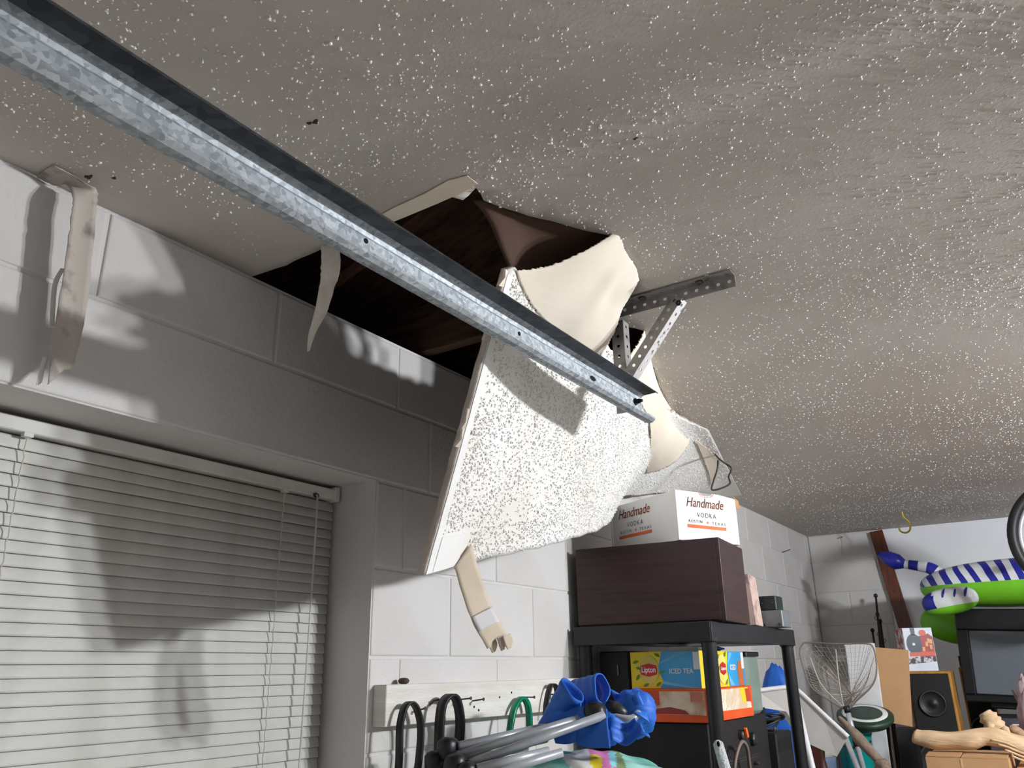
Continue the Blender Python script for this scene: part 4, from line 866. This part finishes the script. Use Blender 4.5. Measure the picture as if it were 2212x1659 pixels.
bt = at(1672, 1436, y=3.85); o = blob('blue_bag', (bt[0], 3.86, (bt[2] + ZBN) / 2), (.10, .06, (bt[2] - ZBN) / 2), bluem, amp=.10, seed=4, flat=ZBN); tag(o, 'blue nylon bag bunched behind the pale plastic tray', 'bag')
# white pole
def floor_pole(name, label, cat, p, q, ya, yb, r, mat, n=10, rz=None):
    a = at(*p, y=ya); b = at(*q, y=yb); d_ = (b - a) / (a[2] - b[2]); e_ = a + d_ * (a[2] - ZBN)
    o = root(name, label, cat, e_); tube('shaft', [a, e_], r, mat, o, n); lathe('end_cap', [(r * 1.02, 0), (r * 1.05, .012), (r * .6, .016)], a, a - e_, mat, o, 10); return o, a, e_
floor_pole('white_pole', 'straight white plastic pole standing beside the black shelf unit', 'pole', (1722, 1520), (1755, 1659), 3.4, 3.4, .012, whp)
# drum with blue-grey base
dr = root('storage_drum', 'cream plastic drum with blue grey base behind the white pole', 'drum', at(1790, 1600, y=4.0) * np.array([1, 1, 0]) + np.array([0, 0, ZBN]))
cc = at(1754, 1600, y=4.1) * np.array([1, 1, 0]) + np.array([0, 0, ZBN])
lathe('body', [(.088, .33), (.094, .36), (.098, .43), (.098, .45), (.086, .455)], cc, (0, 0, 1), M('cream_plastic', (222, 216, 204), .5), dr, 28); lathe('base', [(.09, 0), (.094, .31), (.098, .33), (.088, .332)], cc, (0, 0, 1), M('bluegrey_plastic', (112, 128, 156), .5), dr, 28)
# brown table leg and rolled mat
fl, a_, e_ = floor_pole('table_leg', 'dark red brown square timber leg in front of the cream drum', 'timber leg', (1752, 1572), (1772, 1640), 3.80, 3.80, .02, M('mahogany', (84, 46, 38), .4))
box('block', (.055, .05, .16), a_ + (e_ - a_) * .16, M('mahogany', (84, 46, 38), .4), fl, bevel=.004, ry=.1); 
rm = root('rolled_mat', 'short green and cream striped rolled mat end by the white pole', 'rolled mat', at(1755, 1560, y=3.80)); a = at(1738, 1560, y=3.78); b = at(1768, 1552, y=3.87)
tube('roll', [a, b], .027, M('mat_green', (92, 112, 78), .8, col2=(206, 200, 172), scale=40, lo=.45, hi=.55), rm, 16); lathe('roll_end', [(.027, 0), (.018, .004), (.008, .001)], b, b - a, M('mat_cream', (206, 200, 172), .8), rm, 16)
# landing net
net = root('landing_net', 'triangular landing net with silver handle propped among the clutter', 'landing net', at(1865, 1700, y=3.95) * np.array([1, 1, 0]) + np.array([0, 0, ZBN]))
lp = [(1829, 1532), (1790, 1512), (1752, 1484), (1738, 1450), (1728, 1412), (1732, 1394), (1746, 1388), (1810, 1391), (1868, 1390), (1886, 1398), (1893, 1430), (1892, 1462), (1880, 1486), (1852, 1512)]
LP = smooth_pts([at(px, py, y=3.85) for px, py in lp], 5, True)
tube('hoop', LP, .0035, M('net_hoop', (140, 124, 116), .5), net, 6, closed=True)
ctr_ = LP.mean(0); N_ = len(LP); V = []; K = 12
for j in range(K + 1):
    t = j / K
    for k in range(N_):
        p = LP[k] * (1 - t) + (ctr_ + np.array([.0, .0, -.06])) * t; p = p + np.array([0, .16 * math.sin(t * np.pi / 2), -.05 * t]) + .006 * np.array([math.sin(k * .9 + 5 * t), math.cos(k * .7), math.sin(k * 1.3)]) * t
        V.append(p)
F = [[j * N_ + k, j * N_ + (k + 1) % N_, (j + 1) * N_ + (k + 1) % N_, (j + 1) * N_ + k] for j in range(K) for k in range(N_)]
bm = bmesh.new(); vs = [bm.verts.new(v - ORI[net]) for v in V]
for f in F: bm.faces.new([vs[i] for i in f])
me = bpy.data.meshes.new('mesh_bag'); bm.to_mesh(me); bm.free(); me.materials.append(M('net_twine', (202, 192, 180), .8)); o = bpy.data.objects.new('mesh_bag', me); link(o, net); ORI[o] = ORI[net]; o['kind'] = 'stuff'
wf = o.modifiers.new('strands', 'WIREFRAME'); wf.thickness = .0013
for P_ in ([(1805, 1402), (1812, 1470), (1822, 1528)], [(1888, 1420), (1868, 1480), (1832, 1528)], [(1750, 1420), (1775, 1480), (1824, 1530)]):
    tube('net_cord', smooth_pts([at(px, py, y=3.88) for px, py in P_]), .003, M('net_twine', (202, 192, 180), .8), net, 5)
a = at(1829, 1530, y=3.85); b = at(1843, 1582, y=3.85); c_ = at(1865, 1659, y=3.85); d_ = (c_ - b) / (b[2] - c_[2]); e_ = b + d_ * (b[2] - ZBN)
alu = M('aluminium', (206, 210, 216), .3, .5)
tube('handle', [a, b, e_], .011, alu, net, 12); tube('collar', [a + (a - b) * .1, a + (b - a) * .18], .0135, blackp, net, 12); tube('clamp', [b, b + (e_ - b) * .12], .014, nailm, net, 12)
floor_pole('aluminium_pole', 'bright aluminium pole leaning between the tray and landing net handle', 'pole', (1826, 1592), (1852, 1659), 3.74, 3.74, .0115, alu)
# teal bucket
tbk = root('teal_bucket', 'glossy teal plastic bucket behind the landing net handle', 'bucket', at(1855, 1640, y=4.2) * np.array([1, 1, 0]) + np.array([0, 0, ZBN]))
cc = at(1852, 1640, y=4.13) * np.array([1, 1, 0]) + np.array([0, 0, ZBN]); tl_ = M('teal_plastic', (16, 166, 170), .35, col2=(20, 140, 110), scale=5)
lathe('body', [(.06, 0), (.074, .42), (.078, .425), (.078, .44), (.066, .44)], cc, (0, 0, 1), tl_, tbk, 26); tube('bail', [cc + np.array([.076 * math.cos(t), -.04 - .05 * math.sin(t), .40 - .02 * math.sin(t)]) for t in np.linspace(0, np.pi, 14)], .004, nailm, tbk, 6)
# grey driftwood branch leaning
gb = root('branch', 'grey weathered branch leaning diagonally beneath the cardboard sheet', 'branch', at(1905, 1659, y=3.75))
P_ = [at(1812, 1548, y=3.79), at(1840, 1578, y=3.77), at(1868, 1610, y=3.75), at(1905, 1650, y=3.73), at(1960, 1720, y=3.7), at(2010, 1790, y=3.66)]; P_[-1][2] = ZBN + .012
tube('stem', smooth_pts(P_), np.interp(np.linspace(0, 1, 41), [0, .15, .3, .6, .75, 1], [.006, .014, .024, .017, .02, .014]), M('grey_branch', (152, 134, 118), .85, col2=(124, 106, 92), scale=9, stretch=(5, 5, 1)), gb, 10)
blob('knot', at(1905, 1652, y=3.725), (.03, .025, .022), M('grey_branch', (152, 134, 118), .85), gb, 12, 8, .4, 4)
# white board, cardboard sheet
wb = root('white_board', 'tall white laminate board standing behind the landing net', 'board', at(1865, 1560, y=4.29) * np.array([1, 1, 0]) + np.array([0, 0, ZBN]))
a, b = at(1823, 1392, y=4.255), at(1886, 1388, y=4.255); V, F = box_geo((b[0] - a[0], .016, a[2] - ZBN), .002); mk('panel', V @ rotm(0, math.radians(1.5), 0).T + np.array([(a[0] + b[0]) / 2 - .005, 4.255, (a[2] + ZBN) / 2 + .004]), F, whp, wb); boxmm('edge_band', (a[0] + .004, 4.246, a[2] - .006), (b[0] - .004, 4.264, a[2] + .003), cardw, wb)
gs = root('green_lid', 'green and white striped lid lying under the white board', 'lid', at(1870, 1570, y=4.35))
cc = at(1872, 1572, y=4.13); cc[2] = 1.392; lathe('disc', [(.0, -.02), (.10, -.02), (.12, .0), (.12, .016), (.10, .022), (.05, .024)], cc, (.1, -.35, 1), M('dark_green_plastic', (38, 62, 46), .45), gs, 28); lathe('stripe', [(.075, .0235), (.097, .0228), (.097, .0245), (.075, .0250)], cc, (.1, -.35, 1), wht, gs, 28, cap=False)
cs = root('cardboard_sheet', 'plain brown cardboard box panel standing in front of the loudspeaker', 'cardboard', at(1935, 1560, y=4.29) * np.array([1, 1, 0]) + np.array([0, 0, ZBN]))
A, B, C_, D_2 = at(1890, 1398, y=4.29), at(1962, 1404, y=4.345), at(1971, 1570, y=4.33), at(1902, 1557, y=4.28)
solid(mk('sheet', [A, B, C_, D_2], [[0, 1, 2, 3]], card, cs), .005, 0); solid(mk('fold', [A, D_2, D_2 + (-.008, .06, 0), A + (-.008, .06, 0)], [[0, 1, 2, 3]], card, cs), .005, 0)
boxmm('lower_carton', (D_2[0] + .06, 4.27, ZBN), (C_[0] + .01, 4.38, min(C_[2], D_2[2]) - .004), blackm, cs)
# loudspeakers
def speaker(name, label, x0, x1, y0, y1, zt, rz, drivers, side):
    r = root(name, label, 'loudspeaker', ((x0 + x1) / 2, (y0 + y1) / 2, ZBN)); cx, cy = (x0 + x1) / 2, (y0 + y1) / 2; R_ = rotm(0, 0, rz)
    V, F = box_geo((x1 - x0, y1 - y0, zt - ZBN), .004); mk('cabinet', V @ R_.T + np.array([cx, cy, (zt + ZBN) / 2]), F, side, r)
    V, F = box_geo((x1 - x0 - .02, .012, zt - ZBN - .02), .003); f0 = R_ @ np.array([0, -(y1 - y0) / 2 - .004, 0]); mk('baffle', V @ R_.T + np.array([cx, cy, (zt + ZBN) / 2]) + f0, F, blackm, r)
    ax = R_ @ np.array([0, -1., 0])
    for (dz_, rad) in drivers:
        c = np.array([cx, cy, zt - dz_]) + R_ @ np.array([0, -(y1 - y0) / 2 - .010, 0])
        d_ = lathe('driver', [(rad * 1.05, 0), (rad * 1.05, .006), (rad * .96, .010), (rad * .9, .006), (rad * .5, .001), (rad * .3, .003), (rad * .2, .008), (rad * .05, .010)], c, ax, rubber, r, 28)
        lathe('trim_ring', [(rad * 1.02, .0055), (rad * 1.02, .0105), (rad * .95, .0105), (rad * .95, .0055)], c, ax, M('trim_grey', (70, 74, 78), .35), d_, 28, cap=False)
    return r
oak = M('oak_veneer', (188, 138, 62), .5, col2=(160, 112, 48), scale=8, stretch=(6, 6, 1))
speaker('loudspeaker', 'large black fronted loudspeaker with oak sides under the gift box', .645, .835, 4.42, 4.70, 1.585, math.radians(3), [(.14, .055), (.40, .10), (.58, .05)], oak)
speaker('loudspeaker', 'second oak sided loudspeaker standing behind the larger one', .82, .96, 4.98, 5.2, 1.60, math.radians(2), [(.12, .04), (.3, .06)], oak)
simple_box('black_case', 'little black case on top of the second loudspeaker', 'case', (.83, 5.0, 1.6005), (.93, 5.15, 1.655), blackm)
# gift tin with a winter train print
gt = root('gift_box', 'gift box printed with a red and black winter train on the loudspeaker', 'gift box', (.7, 4.55, 1.5855)); rg = rotm(0, 0, math.radians(24))
gx0 = np.array([.662, 4.47, 1.5855]); gu = rg @ np.array([1., 0, 0]); gd = rg @ np.array([0, 1., 0]); gn = -gd; GW, GH, GDp = .135, .2, .13
frame_box('body', gx0, gu * GW, gd * GDp, uz * GH, M('gift_white', (214, 220, 228), .4, col2=(196, 206, 218), scale=10), gt, .002)
def gp(nm, P, m_, t=.0004): return poly_plate(nm, [(u * GW, v * GH) for u, v in P], gx0 + gn * t, gu, uz, gn, .0005, m_, gt)
gred = M('gift_red', (184, 48, 40), .4, col2=(120, 30, 32), scale=30); gblk = M('gift_slate', (54, 66, 80), .4); gor = M('gift_orange', (216, 84, 52), .4)
gp('print_engine', [(.45, .3), (.98, .26), (.98, .78), (.85, .86), (.5, .8)], gred)
gp('print_boiler', [(.33 + .26 * math.cos(t), .62 + .24 * math.sin(t)) for t in np.linspace(0, 2 * np.pi, 21)[:-1]], gblk, .0009)
gp('print_chimney', [(.28, .82), (.40, .82), (.42, .995), (.26, .995)], gblk, .0009); gp('print_lamp', [(.31 + .05 * math.cos(t), .62 + .035 * math.sin(t)) for t in np.linspace(0, 2 * np.pi, 11)[:-1]], wht, .0013)
gp('print_buffer', [(.12, .34), (.98, .36), (.98, .44), (.12, .43)], gor, .0012); gp('print_rail', [(.02, .16), (.98, .22), (.98, .33), (.1, .33), (.02, .26)], M('gift_dark', (52, 40, 46), .5, col2=(200, 200, 206), scale=55, lo=.5, hi=.6), .0009)
gp('print_dome', [(.66 + .12 * math.cos(t), .88 + .07 * math.sin(t)) for t in np.linspace(0, 2 * np.pi, 13)[:-1]], gor, .0013)
for (u, v) in ((.75, .62), (.88, .55), (.82, .7), (.62, .5), (.9, .68)): gp('print_window', [(u - .04, v - .05), (u + .04, v - .05), (u + .04, v + .05), (u - .04, v + .05)], M('gift_gold', (226, 170, 96), .4), .0012)
poly_plate('print_side', [(0.002, .002), (GDp - .002, .002), (GDp - .002, GH - .002), (.002, GH - .002)], gx0 - gu * .0006, gd, uz, -gu, .0005, M('gift_side', (150, 52, 50), .4, col2=(208, 204, 210), scale=32, lo=.45, hi=.6), gt)
# television and receiver
tv = root('television', 'old black television with dull grey screen under the inflatable zebra', 'television', (1.25, 4.75, 1.40)); rt = rotm(math.radians(-2), math.radians(3), 0)
def tvb(nm, size, c, m_, p=tv, bv=.006): V, F = box_geo(size, bv); return mk(nm, V @ rt.T + np.array([1.225, 4.63, 1.640]) + rt @ np.array(c), F, m_, p)
blkg = M('black_gloss', (18, 20, 22), .3, col2=(14, 16, 18), scale=4)
tvb('case', (.70, .30, .42), (0, .17, 0), blkg); tvb('bezel_top', (.70, .03, .10), (0, 0, .165), blkg); tvb('bezel_bottom', (.70, .03, .035), (0, 0, -.195), blkg); tvb('bezel_side', (.05, .03, .30), (-.325, 0, -.03), blkg); tvb('bezel_side', (.05, .03, .30), (.325, 0, -.03), blkg)
tvb('screen', (.60, .012, .29), (0, .008, -.03), M('screen_grey', (96, 102, 110), .22, col2=(90, 95, 102), scale=3), bv=.003); tvb('stand', (.5, .2, .03), (-.0, .12, -.222), blkg)
rc = root('stereo_receiver', 'dark grey stereo receiver beneath the black television', 'receiver', (1.2, 4.7, ZBN)); boxmm('case', (.94, 4.5, 1.23), (1.5, 4.9, 1.380), M('receiver_grey', (70, 72, 80), .45), rc, bevel=.004)
boxmm('display', (1.06, 4.494, 1.27), (1.3, 4.5, 1.33), voidm, rc); boxmm('print_line', (1.045, 4.4965, 1.352), (1.10, 4.4995, 1.357), wht, rc); boxmm('lower_case', (.96, 4.52, ZBN), (1.5, 4.9, 1.229), blackm, rc, bevel=.004)
lathe('knob', [(.018, 0), (.018, .012), (.014, .014)], (1.38, 4.5, 1.30), (0, -1, 0), blackp, rc, 14)
# inflatable zebra
def stripe_mat(name, scale, dist, ang=0):
    m = bpy.data.materials.new(name); m.use_nodes = True; nt = m.node_tree; b = nt.nodes['Principled BSDF']; b.inputs['Roughness'].default_value = .32
    tc = nt.nodes.new('ShaderNodeTexCoord'); mp = nt.nodes.new('ShaderNodeMapping'); mp.inputs['Rotation'].default_value = (0, ang, 0); wv = nt.nodes.new('ShaderNodeTexWave'); wv.inputs['Scale'].default_value = scale; wv.inputs['Distortion'].default_value = dist; wv.inputs['Detail'].default_value = 1.5; wv.inputs['Detail Scale'].default_value = 1.2
    rp = nt.nodes.new('ShaderNodeValToRGB'); rp.color_ramp.interpolation = 'CONSTANT'; rp.color_ramp.elements[0].color = (*lin((36, 42, 146)), 1); rp.color_ramp.elements[1].position = .46; rp.color_ramp.elements[1].color = (*lin((222, 224, 226)), 1)
    nt.links.new(tc.outputs['Object'], mp.inputs[0]); nt.links.new(mp.outputs[0], wv.inputs[0]); nt.links.new(wv.outputs['Fac'], rp.inputs[0]); nt.links.new(rp.outputs[0], b.inputs['Base Color']); return m
zst = stripe_mat('zebra_stripe', 5.2, 2.6, .35); zgr = M('zebra_green', (118, 196, 44), .32, col2=(108, 186, 40), scale=4); zbl = M('zebra_blue', (34, 40, 146), .32); zwh = M('zebra_white', (222, 224, 226), .32)
zb = root('inflatable_zebra', 'green and white inflatable pool zebra with blue stripes on the television', 'pool float', (1.2, 4.7, 1.85))
def infl(name, c, r, split, mats, parent=zb, n=40, m=24, tilt=0, tip=None):
    V = []; R_ = rotm(0, tilt, 0)
    for i in range(m + 1):
        ph = np.pi * i / m
        for k in range(n):
            th = 2 * np.pi * k / n; d = np.array([math.sin(ph) * math.cos(th), math.sin(ph) * math.sin(th), math.cos(ph)]); d = np.sign(d) * np.abs(d) ** .85
            sm_ = 1 - .02 * abs(math.sin(th * 9)) * math.exp(-((d[2] - split) / .18) ** 2)
            V.append(np.array(c) + R_ @ (d * np.array(r) * sm_))
    F = [[i * n + k, i * n + (k + 1) % n, (i + 1) * n + (k + 1) % n, (i + 1) * n + k][::-1] for i in range(m) for k in range(n)]; mi = []
    for f in F:
        q = np.mean([V[i] for i in f], 0) - np.array(c); q = (R_.T @ q) / np.array(r)
        mi.append((1 if q[2] < split else (2 if (tip is not None and q[0] < tip) else 0)))
    return mk(name, V, F, mats, parent, smooth=True, mi=mi)
infl('body', at(2215, 1257, y=4.72), (.47, .17, .115), .03, [zst, zgr], n=56)
infl('leg', at(2052, 1298, y=4.50), (.125, .06, .062), -.45, [zwh, zgr, zbl], tilt=math.radians(-8), tip=-.5)
for q in (-.02, .03, .075):
    c = at(2052, 1298, y=4.50) + np.array([q, 0, .0]); tube('leg_stripe', [c + np.array([.012 * t - .004, -.062 * math.cos(t) - .001, .008 + .052 * math.sin(t)]) * np.array([1, .96, 1]) for t in np.linspace(.1, 1.3, 7)], [.002, .005, .006, .006, .005, .004, .001], zbl, zb, 6)
infl('leg', at(2050, 1352, y=5.06), (.14, .07, .085), -2, [zgr, zgr], tilt=math.radians(20))
Pt = smooth_pts([at(2036, 1244, y=4.72), at(2010, 1228, y=4.72), at(1980, 1222, y=4.72), at(1950, 1218, y=4.72)], 8); V, F = tube_geo(Pt, np.linspace(.034, .022, len(Pt)), 14); mi = [int(((i // 14) // 5) % 2) if i < (len(Pt) - 1) * 14 else 0 for i in range(len(F))]
mk('tail', V, F, [zwh, zbl], zb, smooth=True, mi=mi); Pq = np.array([at(1955, 1219, y=4.72), at(1938, 1214, y=4.72), at(1918, 1206, y=4.72), at(1896, 1196, y=4.72)]); tube('tail_tuft', Pq, [.022, .042, .038, .012], zbl, zb, 12)
# bicycle wheel hanging from the ceiling
wc = at(2334, 1158, y=4.1); RW = .262; wh = root('bicycle_wheel', 'small bicycle wheel with black tyre hanging below the ceiling', 'bicycle wheel', (wc[0], wc[1], wc[2] - RW))
ring = lambda r, y=0: [wc + np.array([r * math.cos(t), y, r * math.sin(t)]) for t in np.linspace(0, 2 * np.pi, 65)[:-1]]
tube('tyre', ring(RW - .022), .022, rubber, wh, 10, closed=True); tube('rim', ring(RW - .05), .010, alu, wh, 8, closed=True); cyl('hub', wc - np.array([0, .03, 0]), wc + np.array([0, .03, 0]), .016, alu, wh, 14)
for k in range(20):
    t = 2 * np.pi * k / 20; tube('spoke', [wc + np.array([.014 * math.cos(t + .5), .02 * (-1) ** k, .014 * math.sin(t + .5)]), wc + np.array([(RW - .055) * math.cos(t), 0, (RW - .055) * math.sin(t)])], .0012, alu, wh, 4)
tube('hanger_cord', [wc + np.array([0, 0, RW - .06]), np.array([wc[0], wc[1], float(sag(np.array(wc[0]), np.array(wc[1]))) + .002])], .003, rubber, wh, 6)
# cardboard boxes with driftwood on top
cbx = root('cardboard_box', 'open brown cardboard box with driftwood lying across its flaps', 'cardboard box', (.97, 3.45, ZBN)); zq = 1.315
x0_, x1_, y0_, y1_ = .835, 1.085, 3.34, 3.62
for a, b in (((x0_, y0_, ZBN), (x1_, y0_ + .005, zq)), ((x0_, y1_ - .005, ZBN), (x1_, y1_, zq)), ((x0_, y0_ + .005, ZBN), (x0_ + .005, y1_ - .005, zq)), ((x1_ - .005, y0_ + .005, ZBN), (x1_, y1_ - .005, zq))): boxmm('side', a, b, card, cbx)
mid = (x0_ + x1_) / 2 - .015
box('flap', (mid - x0_ - .004, .1, .004), ((x0_ + mid) / 2, y0_ + .05, zq + .006), card, cbx, rx=.06); box('flap', (x1_ - mid - .004, .1, .004), ((x1_ + mid) / 2, y0_ + .05, zq + .004), card, cbx, rx=.03); boxmm('flap', (x0_, y0_ + .11, zq), (x1_, y1_, zq + .004), card, cbx)
boxmm('tape_seam', (mid - .003, y0_ - .001, ZBN), (mid + .003, y0_, zq - .002), M('seam_pale', (206, 172, 130), .7), cbx)
simple_box('cardboard_box', 'closed orange brown cardboard box right of the open one', 'cardboard box', (1.10, 3.40, ZBN), (1.42, 3.88, 1.285), M('orange_cardboard', (182, 124, 78), .8))
drift = M('driftwood', (212, 184, 148), .8, col2=(188, 156, 120), scale=7, stretch=(1.5, 6, 6), bump=.3, bscale=30)
dg = root('driftwood_log', 'long pale driftwood log lying across the cardboard boxes', 'driftwood', (1.0, 3.5, zq + .01))
P_ = smooth_pts([at(1974, 1600, y=3.43), at(1990, 1606, y=3.43), at(2030, 1612, y=3.43), at(2090, 1612, y=3.43), at(2130, 1604, y=3.44), at(2170, 1610, y=3.45), at(2212, 1626, y=3.46), at(2270, 1640, y=3.47)], 6); tt = np.linspace(0, 1, len(P_))
tube('trunk', P_ + np.array([0, 0, .019]), np.interp(tt, [0, .05, .2, .45, .7, .85, 1], [.012, .024, .030, .031, .030, .034, .018]) * (1 + .05 * np.sin(tt * 31)), drift, dg, 14)
for k in range(4): tube('grain_ridge', P_[26 + k * 2:40] + np.array([0, -.028, .012 - .012 * k]), .004, drift, dg, 6)
dk = root('driftwood_piece', 'gnarled pale driftwood stump piece behind the long log', 'driftwood', at(2150, 1600, y=3.62))
tube('stump', smooth_pts([at(2126, 1538, y=3.62), at(2140, 1556, y=3.62), at(2158, 1576, y=3.62), at(2182, 1600, y=3.62), at(2192, 1618, y=3.6)], 6), np.interp(np.linspace(0, 1, 25), [0, .15, .4, .7, 1], [.018, .032, .034, .022, .016]) * (1 + .12 * np.sin(np.arange(25) * 1.9)), drift, dk, 12)
tube('root_spur', smooth_pts([at(2140, 1565, y=3.60), at(2142, 1584, y=3.58), at(2150, 1602, y=3.58)]), np.linspace(.018, .006, 17), drift, dk, 8); tube('root_spur', smooth_pts([at(2170, 1575, y=3.60), at(2180, 1592, y=3.58), at(2188, 1606, y=3.57)]), np.linspace(.016, .005, 17), drift, dk, 8)
dk2 = root('driftwood_piece', 'short brown driftwood stick beside the gnarled stump', 'driftwood', at(2200, 1600, y=3.66)); tube('stick', smooth_pts([at(2180, 1572, y=3.66), at(2200, 1582, y=3.66), at(2225, 1602, y=3.66), at(2260, 1640, y=3.6)]), np.interp(np.linspace(0, 1, 25), [0, .2, 1], [.01, .018, .014]), M('driftwood_brown', (168, 134, 112), .85), dk2, 10); blob('knot', at(2192, 1578, y=3.65), (.018, .016, .014), M('driftwood_brown', (168, 134, 112), .85), dk2, 10, 8, .3)
pk = root('pink_fabric', 'pink grey cloth bundle beside the television edge', 'cloth', at(2225, 1560, y=3.75)); blob('bundle', at(2236, 1562, y=3.78), (.05, .05, .17), M('pink_cloth', (190, 168, 172), .8, col2=(150, 124, 134), scale=12), pk, 20, 14, .2, 3, flat=1.2855); tube('stick', [at(2186, 1490, y=3.8), at(2215, 1545, y=3.8)], .004, M('driftwood_brown', (168, 134, 112), .85), pk, 6)

#@@OBJECTS
